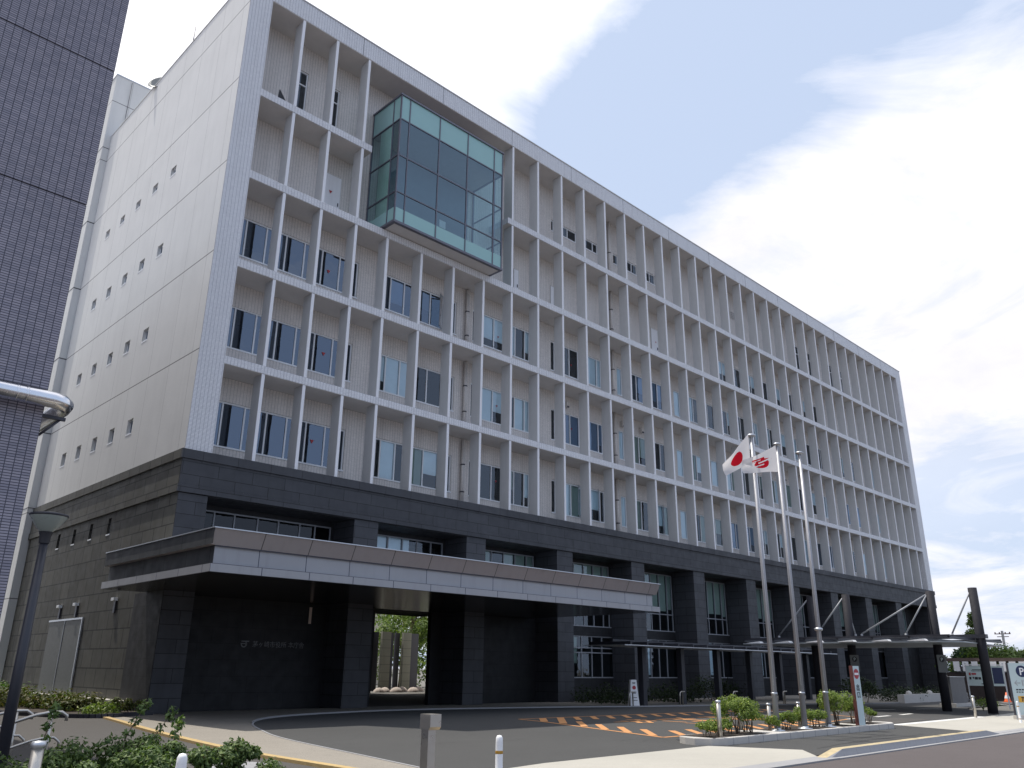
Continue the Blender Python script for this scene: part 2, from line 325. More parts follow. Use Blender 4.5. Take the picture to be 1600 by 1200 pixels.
for k in range(4):                        # worn painted characters, strokes only
    for j in range(8):
        cx=9.2+k*1.75+random.uniform(-.6,.6); cy=-11.0+random.uniform(-1.1,1.1)-.03*k; a=random.choice((0,0,.1,PI/2,PI/2+.1,.8,-.7)); L=random.uniform(.3,.7)
        bar((cx-L*math.cos(a),cy-L*math.sin(a)),(cx+L*math.cos(a),cy+L*math.sin(a)),random.uniform(.1,.16),.0142+.0002*(k*8+j))
tag(m.build('road_marking',M_opaint),kind='structure')
m=M()
def wb(x0,y0,x1,y1,w,z=.0145): bar((x0,y0),(x1,y1),w,z)
wb(13.5,-15.42,20.6,-15.42,.26)
for k in range(3): wb(15.2+k*2.1,-13.4+.05*k,16.4+k*2.1,-13.4+.1*k,.16)
for k in range(4): wb(17.5+2.4*k,-9.6-.75*k,18.7+2.4*k,-10.0-.75*k,.14)
for k in range(9): wb(31+k*2.6,-15.2,34+k*2.6,-11.4,.13,.02)
tag(m.build('road_marking',M_wpaint),kind='structure')
for poly in ([(13.6,-15.2),(17.5,-14.9),(17.3,-13.9),(13.9,-14.2)],):
    sheet('asphalt_patch',poly,.0105,M_path)
m=M(); random.seed(4)
for k in range(7):
    x,y=random.uniform(5,11.5),random.uniform(-17.8,-16.3); pts=[(x,y)]
    for j in range(6): pts.append((pts[-1][0]+random.uniform(.25,.6),pts[-1][1]+random.uniform(-.06,.08)))
    for a_,b_ in zip(pts,pts[1:]): bar(a_,b_,random.uniform(.02,.05),.0108+.00005*k)
for k in range(5):
    x,y=random.uniform(-.5,4),random.uniform(-15,-8); pts=[(x,y)]
    for j in range(9): pts.append((pts[-1][0]+random.uniform(.1,.35),pts[-1][1]+random.uniform(-.2,.2)))
    for a_,b_ in zip(pts,pts[1:]): bar(a_,b_,.012,.0112+.00005*k)
tag(m.build('asphalt_crack',plain('wet_asphalt_streak',g(.025,.024,.024),.7)),kind='structure')
# manhole cover by the planter
m=M(); m.lathe([(0,.0155),(.30,.0155),(.34,.018),(.36,.014)],4.9,-14.95,24); tag(m.build('manhole_cover',M_darkm),'round dark manhole cover beside the flagpole planter','manhole cover')
m=M(); m.lathe([(0,.008),(.42,.008),(.46,.010),(.48,.005)],-4.1,-13.4,24); tag(m.build('manhole_cover',M_gutter),'round pale manhole cover on the side path beside the orange kerb','manhole cover')

# ------------------------------------------------------------------ CITY HALL
city=thing('city_hall','long white five-row office building with fins over a charcoal stone base','building')
D=1.35
FL=[7.53,11.13,14.77,18.37,21.97]        # floor levels
TOP=27.06
FINX=[2.34,3.94,5.55]+[1.695+1.8*i for i in range(3,34)]
def wall_grid(m,x0,x1,z0,z1,holes,y=D,axis='x',rev=.14,mm=0):
    xs=sorted({x0,x1}|{h[0] for h in holes}|{h[1] for h in holes}); xs=[x for x in xs if x0<=x<=x1]
    zs=sorted({z0,z1}|{h[2] for h in holes}|{h[3] for h in holes}); zs=[z for z in zs if z0<=z<=z1]
    P=(lambda a,b,d:(a,y+d,b)) if axis=='x' else (lambda a,b,d:(y+d,a,b))
    for i in range(len(xs)-1):
        run=None
        for j in range(len(zs)-1):
            cx=(xs[i]+xs[i+1])/2; cz=(zs[j]+zs[j+1])/2
            hole=any(h[0]<cx<h[1] and h[2]<cz<h[3] for h in holes)
            if not hole and run is None: run=zs[j]
            if run is not None and (hole or j==len(zs)-2):
                e=zs[j] if hole else zs[j+1]
                p=[P(xs[i],run,0),P(xs[i+1],run,0),P(xs[i+1],e,0),P(xs[i],e,0)]
                if axis!='x': p=p[::-1]
                m.quad(*p,m=mm); run=None
    for a,b,c,d in holes:
        for q in (((a,c),(a,d)),((b,d),(b,c)),((a,d),(b,d)),((b,c),(a,c))):
            (a1,c1),(a2,c2)=q; m.quad(P(a1,c1,0),P(a2,c2,0),P(a2,c2,rev),P(a1,c1,rev),m=mm)
WIN=0
def window(x0,x1,z0,z1,mull=(),y=D,trans=(),blind=None,glass=None,parent=city,fw=.055,fm=None,open_=()):
    fm=fm or M_frame; yy=y+.05
    m=M(); dd=.06
    m.box(x0,x1,yy,yy+dd,z1-fw,z1); m.box(x0-.02,x1+.02,yy-.075,yy+dd,z0,z0+fw)
    for x in [x0+fw/2,x1-fw/2]+list(mull): m.box(x-fw/2,x+fw/2,yy-.003,yy+dd-.003,z0+fw,z1-fw)
    for z in trans: m.box(x0+fw,x1-fw,yy+.004,yy+dd-.006,z-fw/2,z+fw/2)
    w=m.build('window',fm,parent)
    gp=M(); gp.quad((x0+.01,yy+.03,z0+.01),(x1-.01,yy+.03,z0+.01),(x1-.01,yy+.03,z1-.01),(x0+.01,yy+.03,z1-.01)); gp.build('pane',glass or M_glass,w)
    if blind:
        for (a,c,zb,mt) in blind:
            b=M(); b.box(a,c,yy+.075,yy+.09,zb,z1-.03); b.build('blind',M_blind_g if mt else M_blind,w)
    return w
def strip(x0,x1,first,step):
    out=[];x=first
    while x<x1-.2:
        if x>x0+.15: out.append(round(x,2))
        x+=step
    return out
# every window strip of rows one to three: (x0,x1,mullions)
ROW=[(.95,6.66,[1.67,2.5,3.34,4.15,4.96,5.78]),(7.85,11.38,[8.11,8.36,9.09,9.85,10.55]),(11.8,12.05,[]),(13.06,13.32,[]),
 (13.72,16.9,[14.46,15.2,15.89,16.56]),(18.40,18.74,[]),(19.3,22.45,[19.86,20.55,21.3,22.09]),(23.78,24.26,[]),(25.0,28.1,[25.6,26.3,27.1,27.6]),
 (29.2,29.88,[]),(30.7,33.65,[31.3,32.2,32.9]),(34.55,37.7,[35.2,36.0,36.85]),(38.2,39.1,[38.7]),(39.95,44.6,[40.7,41.5,42.3,43.1,43.9]),(45.4,49.0,[46.1,47,47.8,48.3]),(51.7,54.4,[52.4,53.2]),(57.3,58.1,[])]
random.seed(11)
holes=[];jobs=[]
for r in range(3):
    z0=FL[r]+.82; z1=FL[r]+2.46
    for i,(a,b,mu) in enumerate(ROW):
        if r<2 or True:
            holes.append((a,b,z0,z1))
        bl=[]; gl=None
        ed=[a]+mu+[b]
        if i==0: gl=M_glassb
        elif len(mu)>0:
            for q in range(len(ed)-1):
                t=random.random()
                if t<.62: bl.append((ed[q]+.03,ed[q+1]-.03,z0+random.choice((.05,.5,.62,.75,.1)),0 if random.random()<.72 else 1))
            if random.random()<.3: gl=M_glassb
        elif b-a>.4: bl.append((a+.03,b-.03,z0+.03,0))
        jobs.append((a,b,z0,z1,mu,bl,gl))
for (a,b,mu) in ((34.4,37.35,[35.1,35.9,36.6]),(38.2,41.0,[38.75,39.6,40.4]),(42.2,44.6,[42.8,43.5]),(46.2,48.6,[46.75,47.5])):
    holes.append((a,b,19.19,20.63)); jobs.append((a,b,19.19,20.63,mu,[(a+.05,(a+b)/2,19.8,0)],None))
for (a,b,z0,z1,mu,tr) in ((2.98,3.46,22.6,24.95,[],[24.3]),(4.55,5.02,22.6,24.95,[],[24.3]),(18.49,18.74,23.62,24.34,[],[]),(19.4,20.58,23.65,24.35,[19.85],[]),(21.33,22.42,23.65,24.33,[22.0],[]),
   (23.82,24.28,23.64,24.34,[],[]),(25.12,26.1,23.64,24.36,[25.6],[]),(26.95,27.92,23.64,24.36,[27.4],[]),(45.9,46.55,22.75,25.0,[],[24.35]),(48.0,48.52,22.75,25.0,[],[24.35]),(51.7,52.2,22.75,25.0,[],[24.35]),(53.7,54.2,22.75,25.0,[],[24.35])):
    holes.append((a,b,z0,z1)); jobs.append((a,b,z0,z1,mu,[],None,tr))
m=M(); wall_grid(m,.85,62.4,7.4,26.2,holes); m.build('tiled_wall',M_tile_in,city)
for j in jobs:
    window(j[0],j[1],j[2],j[3],j[4],blind=j[5],glass=j[6],trans=j[7] if len(j)>7 else ())
# room interiors seen behind the glass
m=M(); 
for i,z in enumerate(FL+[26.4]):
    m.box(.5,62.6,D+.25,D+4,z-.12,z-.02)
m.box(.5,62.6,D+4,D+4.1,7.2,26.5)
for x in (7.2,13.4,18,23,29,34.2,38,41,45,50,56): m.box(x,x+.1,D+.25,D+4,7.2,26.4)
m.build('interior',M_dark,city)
# piers, parapet
m=M(); m.box(0,.9,0,D-.01,7.6,TOP); o=m.build('corner_pier',M_tile,city)
m=M(); m.box(62.33,63.37,0,D+.2,6.0,TOP); m.build('corner_pier',M_tile,city)
m=M(); m.box(.9,62.33,0,D-.005,26.18,TOP); m.box(-.03,63.40,-.03,.25,TOP,TOP+.05,m=1); m.box(-.03,.25,.25,15.08,TOP,TOP+.05,m=1)
for k in range(1,14): m.box(k*4.5+.65,k*4.5+.665,-.004,.02,26.18,TOP,m=2)
m.build('parapet',[M_tile,M_finside,M_dframe],city)
m=M(); m.box(.9,62.33,.02,D,26.155,26.178); m.build('soffit',M_slabsoff,city)
# balcony slabs: tile face, painted soffit
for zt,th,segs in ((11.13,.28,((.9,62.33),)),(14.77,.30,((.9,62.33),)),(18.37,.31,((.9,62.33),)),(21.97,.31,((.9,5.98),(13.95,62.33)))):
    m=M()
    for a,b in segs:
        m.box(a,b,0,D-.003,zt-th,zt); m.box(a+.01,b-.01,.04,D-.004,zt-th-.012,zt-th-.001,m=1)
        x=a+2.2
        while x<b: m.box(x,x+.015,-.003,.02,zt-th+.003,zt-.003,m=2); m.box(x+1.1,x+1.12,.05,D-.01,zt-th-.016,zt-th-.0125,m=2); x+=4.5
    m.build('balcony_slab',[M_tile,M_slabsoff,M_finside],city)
# fins: bright front edge, grey sides
for i,x in enumerate(FINX):
    m=M(); lev=[7.7,10.85,11.13,14.47,14.77,18.06,18.37,21.66,21.97,26.16]
    for r in range(5):
        if r>=3 and i in (3,4,5,6): continue
        if r==3 and i==2: pass
        a,b=lev[2*r],lev[2*r+1]
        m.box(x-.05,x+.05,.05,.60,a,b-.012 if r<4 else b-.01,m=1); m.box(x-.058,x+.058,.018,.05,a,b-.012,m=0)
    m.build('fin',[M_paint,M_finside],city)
# drainpipes standing on the balconies
for x,rows in ((12.6,(0,1,2)),(23.3,(0,1,2,3,4))):
    for r in rows:
        z1=(FL[r+1]-.35) if r<4 else 26.1
        m=M(); m.tube([(x,D-.13,FL[r]+.03),(x,D-.13,z1-.02)],.085,12)
        for z in (FL[r]+.9,FL[r]+2.1): m.tube([(x,D-.13,z),(x,D-.13,z+.05)],.1,12,m=1)
        m.build('drainpipe',[M_tile_in,M_dframe],city)
# doors on the fourth row with rescue marks, and rescue marks on windows
for a,b,z1 in ((4.66,5.45,20.7),(27.2,27.83,20.62),(15.7,16.0,20.3),(18.4,18.75,20.3)):
    m=M(); m.box(a,b,D-.03,D-.005,18.38,z1); m.box(a-.03,a,D-.035,D-.005,18.38,z1+.03,m=1); m.box(b,b+.03,D-.035,D-.005,18.38,z1+.03,m=1); m.box(a,b,D-.035,D-.005,z1,z1+.03,m=1)
    d=m.build('door',[M_paint,M_finside],city)
    h=M(); h.box(b-.1,b-.06,D-.06,D-.032,19.35,19.5); h.build('handle',M_dframe,d)
for (x,z) in ((4.98,19.88),(5.30,16.36),(5.42,12.83),(5.27,9.27),(14.76,16.33),(14.75,12.85),(14.77,9.29),(20.04,16.32),(20.0,12.85),(27.6,19.8)):
    m=M(); y=D-.045 if z>18 else D+.065; s=.085 if x<10 else .06; m.quad((x-s,y,z+s*.8),(x,y,z-s*.9),(x+s,y,z+s*.8)); m.build('rescue_mark',M_red,city)
for (x,z) in ((19.35,14.0),(23.9,13.95),(25.6,13.95),(41.8,13.9),(46.0,13.9)):
    m=M(); m.box(x,x+.22,D-.2,D-.003,z-.16,z+.14); m.box(x+.03,x+.19,D-.21,D-.2,z-.18,z-.1,m=1); m.build('vent_hood',[M_tile_in,M_dframe],city)
for a,b,z0,z1 in ((36.6,37.3,24.25,24.8),(40.3,40.75,22.0,24.0)):
    m=M(); m.box(a,b,D-.03,D-.004,z0,z1)
    for k in range(4 if z1>24.5 else 1): m.box(a+.03,b-.03,D-.036,D-.031,z0+.06+k*.13,z0+.1+k*.13,m=1)
    m.build('louvre',[M_tile_in,M_dframe],city)
# open casements
for (x,z0,z1,a) in ((11.33,15.62,17.2,.5),(20.55,8.4,9.95,.5),(22.0,8.4,9.95,.6),(27.6,8.4,9.95,.55)):
    m=M(); w=.55; dx=math.cos(a)*w; dy=-math.sin(a)*w
    for (t0,t1,c,d) in ((0,1,z0,z0+.05),(0,1,z1-.05,z1),(0,.08,z0,z1),(.92,1,z0,z1)):
        m.prism([(x-dx*t0,D+dy*t0-.01),(x-dx*t0,D+dy*t0+.02),(x-dx*t1,D+dy*t1+.02),(x-dx*t1,D+dy*t1-.01)],c,d)
    w_=m.build('casement',M_alu,city); q=M(); q.quad((x,D+.005,z0),(x-dx,D+dy+.005,z0),(x-dx,D+dy+.005,z1),(x,D+.005,z1)); q.build('pane',M_glass,w_)
# left plaster wall with its small windows
lw=[]
for z0,z1 in ((9.22,9.78),(12.87,13.37),(16.48,16.96),(20.15,20.54)):
    for k in range(5): a=4.96+1.82*k; lw.append((a,a+.52,z0,z1))
m=M(); wall_grid(m,0,15.1,7.72,TOP,lw,y=-.005,axis='y',rev=.165); m.build('side_wall',M_plaster,city)
def side_window(a,b,z0,z1,x,parent=city):
    m=M(); m.box(x-.015,x+.16,a-.02,b+.02,z0-.05,z0-.002)
    for (c,d,e,f) in ((a,b,z1-.03,z1),(a,a+.03,z0,z1-.03),(b-.03,b,z0,z1-.03)): m.box(x+.09,x+.13,c,d,e,f)
    w=m.build('window',M_frame,parent); q=M(); q.quad((x+.12,a,z0),(x+.12,a,z1),(x+.12,b,z1),(x+.12,b,z0)); q.build('pane',M_glassb,w)
for a,b,z0,z1 in lw: side_window(a,b,z0,z1,0)
dl=[(5.42+1.82*k,5.72+1.82*k,5.64,6.2) for k in range(5)]
m=M(); wall_grid(m,0,15.1,-.1,6.38,dl,y=0,axis='y',rev=.16)
m.box(-.045,.5,0,15.1,6.62,7.44); m.box(-.075,.5,0,15.1,6.38,6.62); m.box(-.10,.5,0,15.1,7.44,7.73)
m.build('side_stone_wall',M_stone_l,city)
m=M(); m.box(-.012,-.0055,0,2.15,-.05,3.42); m.build('corner_shade',M_stone_d,city)  # thin dark sheet: the shadow on the side wall, painted as dark stone
for a,b,z0,z1 in dl: side_window(a,b,z0,z1,0)
for y in (3.6,7.27,9.05,12.6):
    m=M(); m.box(-.14,-.002,y-.02,y+.22,3.28,3.38,m=0); m.box(-.05,-.002,y+.03,y+.17,2.9,3.28,m=1); m.build('vent_hood',[M_frame,M_dframe],city)
m=M(); m.box(-.03,-.002,6.56,8.3,.3,2.8); m.box(-.03,-.002,8.32,10.06,.3,2.8); m.box(-.05,-.002,6.50,10.12,2.8,2.86,m=1); m.box(-.05,-.002,6.50,6.56,.3,2.8,m=1); m.box(-.05,-.002,8.3,8.32,.3,2.8,m=1)
m.build('shutter_door',[M_gdoor,M_alu],city)
m=M(); m.box(-.35,-.004,1.2,15,.0,.32); m.build('plinth',M_conc,city)
# charcoal beam over the lower storeys (profile swept along the front)
m=M(); m.sweep([(-.0,6.38),(-.075,6.38),(-.075,6.61),(-.04,6.62),(-.04,7.43),(-.10,7.44),(-.10,7.73),(D,7.73),(D,6.38)][::-1],-.040,63.4)
m.build('stone_beam',M_stone,city)
m=M(); m.box(-.098,-.045,-.10,0,7.44,7.73); m.box(-.073,-.045,-.075,0,6.38,6.62); m.build('stone_beam_return',M_stone,city)
m=M(); m.box(.95,62.3,.02,D,6.35,6.378); m.build('soffit',M_stone_d,city)
# pillars
PX=[(0,.95)]+[(6.47+5.4*k,7.52+5.4*k) for k in range(10)]+[(62.0,63.37)]
for a,b in PX:
    m=M(); m.box(a+.003,b,0 if a else .003,D-.004,-.05,6.36); m.build('pillar',M_stone,city)
# recessed lower wall with large windows
lh=[];lj=[]
up=[(1.0,6.4,[1.88,2.6,3.46,4.25,5.10,5.73],M_glassd,[]),(7.7,11.8,[8.46,9.01,9.72,10.45,11.17],M_glass,[(7.75,8.4,5.2,0),(8.5,8.97,5.2,0),(9.05,9.68,5.2,0),(9.76,10.1,5.2,0)])]
for k in range(1,10):
    x=7.7+5.4*k; mu=[x+.76+.72*q for q in range(5)]; bl=[(x+.04+.72*q,x+.72*q+.70,random.choice((4.3,4.25,4.4)),1) for q in range(0,6) if random.random()<.8]
    up.append((x,x+4.12,mu,M_glass,[(a_,min(c_,x+4.08),d_,e_) for a_,c_,d_,e_ in bl]))
for a,b,mu,gl,bl in up:
    zz0=3.25 if a>16 else 3.75
    lh.append((a,b,zz0,6.2)); lj.append((a,b,zz0,6.2,mu,gl,bl,[4.13]))
for a,b,mu in ((19.8,23.0,[20.47,21.21,21.96]),(25.3,28.4,[25.9,26.6,27.3]),(31.1,33.9,[31.9,32.7]),(36.6,39.2,[37.4,38.3]),(41.9,44.6,[42.8]),(47.3,50,[48.2]),(52.7,55.4,[53.6])):
    lh.append((a,b,.95,2.84)); lj.append((a,b,.95,2.84,mu,M_glass,[(a+.05,a+.62,1.1,0)] if a>24 else [(a+.05,a+.4,1.6,1)],[2.3,2.08] if a<20 else []))
ent=(8.55,11.3,-.1,3.42)
lh.append(ent)
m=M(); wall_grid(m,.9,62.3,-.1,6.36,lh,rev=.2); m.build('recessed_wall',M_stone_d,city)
for a,b,z0,z1,mu,gl,bl,tr in lj: window(a,b,z0,z1,mu,trans=tr,blind=bl,glass=gl,fm=M_frame2,fw=.05)
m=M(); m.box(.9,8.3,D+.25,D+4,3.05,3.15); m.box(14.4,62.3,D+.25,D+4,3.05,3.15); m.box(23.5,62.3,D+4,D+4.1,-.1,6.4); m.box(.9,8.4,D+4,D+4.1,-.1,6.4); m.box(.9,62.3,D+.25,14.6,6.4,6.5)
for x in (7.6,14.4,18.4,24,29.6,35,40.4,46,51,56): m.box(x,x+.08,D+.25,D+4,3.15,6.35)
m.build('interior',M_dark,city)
# entrance vestibule and hall that is open to the garden behind
m=M(); m.box(8.3,8.4,D+.2,D+4,-.1,6.4); m.box(8.4,13.0,D+.2,4.1,3.42,3.52,m=1); m.box(8.4,13.6,4.1,4.2,3.52,6.4,m=1)
m.box(8.4,8.5,5.4,15.0,-.1,6.4); m.box(23.2,23.3,5.4,15.0,-.1,6.4)
m.box(8.4,18.3,15.0,15.1,-.1,6.4); m.box(22.5,23.3,15.0,15.1,-.1,6.4); m.box(18.3,22.5,15.0,15.1,4.5,6.4)
m.build('entrance_hall',[M_dark,M_beige],city)
m=M(); m.box(5.76,5.86,D-.02,D-.004,2.74,3.3); m.build('lit_gap',plain('lit_gap_colour',g(.75,.6,.5),.5),city)  # pale sheet for a lit gap; the light is put into its colour
# lettering of the city hall on the dark wall
k=M()
def arc(cx,cz,r0,r1,a0,a1,y,n=14):
    for i in range(n):
        t0=a0+(a1-a0)*i/n; t1=a0+(a1-a0)*(i+1)/n
        k.quad((cx+r0*math.cos(t0),y,cz+r0*math.sin(t0)),(cx+r1*math.cos(t0),y,cz+r1*math.sin(t0)),(cx+r1*math.cos(t1),y,cz+r1*math.sin(t1)),(cx+r0*math.cos(t1),y,cz+r0*math.sin(t1)))
yl=D-.015; cx,cz=3.42,2.0
arc(cx,cz,.07,.11,PI*.95,2.15*PI,yl); k.quad((cx-.10,yl,cz+.07),(cx+.17,yl,cz+.07),(cx+.19,yl,cz+.105),(cx-.10,yl,cz+.105)); k.quad((cx-.12,yl,cz+.0),(cx+.05,yl,cz+.0),(cx+.05,yl,cz+.03),(cx-.12,yl,cz+.03)); k.quad((cx+.05,yl,cz-.03),(cx+.085,yl,cz-.03),(cx+.085,yl,cz+.07),(cx+.05,yl,cz+.07))
k.build('emblem',M_letter,city)
text('lettering','茅ヶ崎市役所 本庁舎',.21,M_letter,city,(3.72,D-.012,1.93),align='LEFT',sx=1.0)
# roof, rear and right-hand walls
m=M(); m.box(.02,63.35,.3,15.08,26.6,26.7); m.build('roof',M_conc,city)
m=M(); m.quad((63.37,D,0),(63.37,15.1,0),(63.37,15.1,TOP),(63.37,D,TOP)); m.quad((63.37,15.1,6.5),(0,15.1,6.5),(0,15.1,TOP),(63.37,15.1,TOP)); m.quad((63.37,15.1,0),(23.2,15.1,0),(23.2,15.1,6.5),(63.37,15.1,6.5)); m.quad((8.4,15.1,0),(0,15.1,0),(0,15.1,6.5),(8.4,15.1,6.5))
m.build('rear_wall',M_plaster,city)
# rear stair block, taller
m=M(); m.box(-.32,10,15.12,30,-.1,30.8); m.box(-.35,10.03,15.09,30.03,30.8,30.86,m=1)
for z in (7.73,11.13,14.74,18.35,21.96,26.3): m.box(-.33,10.01,15.11,30.01,z,z+.03,m=2)
m.build('stair_block',[M_plaster,M_alu,M_dframe],city)
m=M(); m.tube([(.45,15.08,27),(.45,15.08,30.7)],.012,6); m.build('lightning_cable',M_dframe,city)
# entrance canopy
cy0,cx0,cx1=-5.82,-1.35,16.75
can=M()
zt,z1,z2,z3=4.46,4.08,3.62,3.42
can.sweep([(cy0,zt),(cy0-.02,zt),(cy0+.16,z1),(1.3,z1),(1.3,zt)],cx0+.0,cx1,m=1)
cn=can.build('entrance_canopy',[M_fas,M_fas2],city)
m=M(); m.box(cx0+.16,cx1-.2,cy0+.22,D-.05,z2,z1-.002); m.build('fascia',M_fas,cn)
m=M(); m.box(cx0,cx1-.02,cy0-.0,D-.06,z3+.01,z2-.004); m.build('fascia',M_fas,cn)
m=M(); m.box(cx0+.02,cx1-.04,cy0+.02,D-.06,z3-.002,z3+.008); m.build('soffit',M_soff,cn)
m=M(); m.box(cx0-.006,cx0-.001,cy0+.0,1.29,z1+.003,zt-.002); m.build('end_shade',M_end_shade,cn)  # thin sheets that darken the canopy's left end, painted shade
m=M(); m.box(cx0+.153,cx0+.159,cy0+.225,D-.06,z2+.002,z1-.004); m.build('end_shade',M_end_shade,cn)
m=M(); m.box(cx0+.15,cx1-.19,cy0+.19,cy0+.215,z2-.003,z2+.03); m.box(cx0+.14,cx1-.18,cy0+.17,cy0+.19,z1-.03,z1-.003); m.build('shadow_joint',M_dframe,cn)
m=M(); m.box(cx0-.03,cx1+.03,cy0-.05,1.3,zt,zt+.025); m.build('coping',M_alu,cn)
# glazed bay window
by,bx0,bx1,bz0,bz1=-.74,6.8,12.88,18.42,24.72
m=M(); fr=.05
for x in (bx0,7.27,8.95,10.62,12.28,bx1-fr): m.box(x,x+fr,by,by+.07,bz0+.1,bz1-.08)
for z in (23.45,21.65,19.88): m.box(bx0+fr,bx1-fr,by+.004,by+.066,z-.025,z+.025)
for y in (-.22,1.28):
    for x in (bx0,bx1-.06): m.box(x,x+.06,y,y+fr,bz0+.1,bz1-.08)
for z in (23.45,21.65,19.88):
    for x in (bx0+.002,bx1-.062): m.box(x,x+.058,by+.07,D,z-.025,z+.025)
m.box(bx0-.03,bx1+.03,by-.03,D,bz1-.08,bz1); m.box(bx0-.03,bx1+.03,by-.03,D,bz0,bz0+.1)
bay=m.build('bay_window',plain('bay_frame',g(.14,.14,.17),.4,.2),city)
m=M(); m.box(bx0+.12,bx1-.12,by+.12,D-.01,bz0-.015,bz0-.001); m.build('underside',M_slabsoff,bay)
m=M()
def pan(x0,x1,z0,z1,y): m.quad((x0,y,z0),(x1,y,z0),(x1,y,z1),(x0,y,z1))
def pany(y0,y1,z0,z1,x): m.quad((x,y1,z0),(x,y0,z0),(x,y0,z1),(x,y1,z1))
pan(bx0,bx1,19.15,23.43,by+.03)
for x in (bx0+.03,bx1-.03): pany(by+.03,D,19.15,23.43,x)
m.build('pane',M_bay,bay)
for za,zb in ((23.47,bz1-.08),(bz0+.1,19.15)):
    m=M(); v=[(bx0+.028,D),(bx0+.028,by+.03),(bx1-.028,by+.03),(bx1-.028,D)]; n_=len(v); m.v=[(x,y,za) for x,y in v]+[(x,y,zb) for x,y in v]
    for i in range(3): m.f.append((i,i+1,i+5,i+4)); m.m.append(0); m.sm.append(False)
    m.build('spandrel',M_span,bay)
m=M(); m.box(bx0+.1,bx1-.1,by+.1,D-.02,18.55,18.62); m.box(bx0+.1,bx1-.1,by+.1,D-.02,23.46,23.5); m.build('floor',M_finside,bay)
m=M(); m.box(bx0+.45,bx1-.4,D-.06,D-.012,18.7,23.4); m.build('back_wall',plain('bay_inner_wall',g(.16,.20,.24),.6),bay)
m=M(); m.box(bx0+.07,bx0+.09,-.1,.75,18.7,23.4); m.build('curtain',plain('pale_green_curtain',g(.80,.95,.80),.8),bay)
m=M(); m.box(9.2,9.55,by+.06,by+.07,19.2,19.55); m.box(11.0,11.35,by+.06,by+.07,18.75,19.0); m.build('notice',M_white,bay)
# dark wedge-like thing standing on the top balcony
m=M(); m.sweep([(.28,22.0),(.3,22.0),(.3,22.35),(.28,22.35)],1.8,2.3); m=M(); m.quad((1.75,.35,21.98),(2.3,.35,21.98),(1.8,.35,22.65)); m.quad((1.75,.4,21.98),(1.8,.4,22.65),(2.3,.4,21.98)); m.quad((1.8,.35,22.65),(2.3,.35,21.98),(2.3,.4,21.98),(1.8,.4,22.65))
m.build('balcony_net',M_black,city)
# roof dish and mast
dsh=thing('satellite_dish','grey satellite dish peeping over the left roof edge','satellite dish',(.35,9.55,26.55))
m=M(); pts=[(0,0),(.2,.03),(.35,.09),(.46,.17)]
m.lathe([(r,z) for r,z in pts]+[(.45,.185),(.28,.09),(0,.02)],0,0,24)
o=m.build('reflector',plain('dish_grey',g(.22,.23,.22),.6),dsh,(-.2,0,.62)); o.rotation_euler=(math.radians(35),math.radians(-62),0)
m=M(); m.tube([(0,0,0),(0,0,.75)],.04,8); m.tube([(0,0,.6),(-.2,0,.62)],.03,8); m.build('mount',M_alu,dsh)
m=M(); m.tube([(.35,6.6,26.7),(.35,6.6,28.9)],[.03,.02],6); tag(m.build('antenna_mast',M_dframe),'thin upright antenna rod on the left roof edge','antenna')

# ------------------------------------------------------------------ neighbouring tiled building on the left
nb=thing('tiled_building','purple-grey tiled building filling the left edge of view','building',(-6.82,-11.3,0))
m=M(); m.box(-20,0,0,26,-.1,5.3); m.box(-20,0,0,26,5.325,8.6); m.box(-20,0,0,26,8.625,11.35); m.box(-20,0,0,26,11.375,15.9); m.box(-20,-.02,.02,26,0,15.8,m=1)
m.build('wall',[M_ptile,M_dframe],nb)
m=M(); m.tube([(-6,-.22,5.12),(.05,-.22,5.12),(.18,-.17,5.12),(.27,-.03,5.12),(.30,.2,5.12),(.30,5,5.12)],.125,18)
for x in (-.35,-.48): m.tube([(x,-.22,5.12),(x+.03,-.22,5.12)],.132,18)
m.build('duct',plain('shiny_duct_metal',g(.72,.73,.76),.22,1.0,var=.03),nb)
for x in (-.95,-3.5):
    m=M(); m.box(x,x+.05,-.28,-.02,4.93,4.98); m.tube([(x+.02,-.25,4.95),(x+.02,-.02,4.6)],.022,6); m.box(x-.02,x+.06,-.36,-.28,4.95,5.2); m.build('bracket',M_dframe,nb)
m=M(); m.box(0,.34,.04,.1,4.9,4.95); m.tube([(.3,.08,4.95),(.02,.08,4.62)],.022,6); m.build('bracket',M_dframe,nb)

# ------------------------------------------------------------------ lamp post, left
lp=thing('lamp_post','dark lamp post with an inverted cone shade at the left','lamp post',(-7.52,-15.3,0))
m=M(); m.tube([(0,0,0),(0,0,2.56)],[.062,.040],14); m.build('pole',M_darkm,lp)
m=M(); m.lathe([(.05,2.5),(.055,2.58),(.07,2.62)],0,0,18); m.build('collar',M_black,lp)
m=M(); m.lathe([(.06,2.62),(.11,2.67),(.175,2.77),(.18,2.78)],0,0,28); m.build('shade',M_lampg,lp)
m=M(); m.lathe([(.18,2.78),(.19,2.79),(.185,2.805),(.09,2.825),(0,2.83)],0,0,28); m.build('cap',M_darkm,lp)

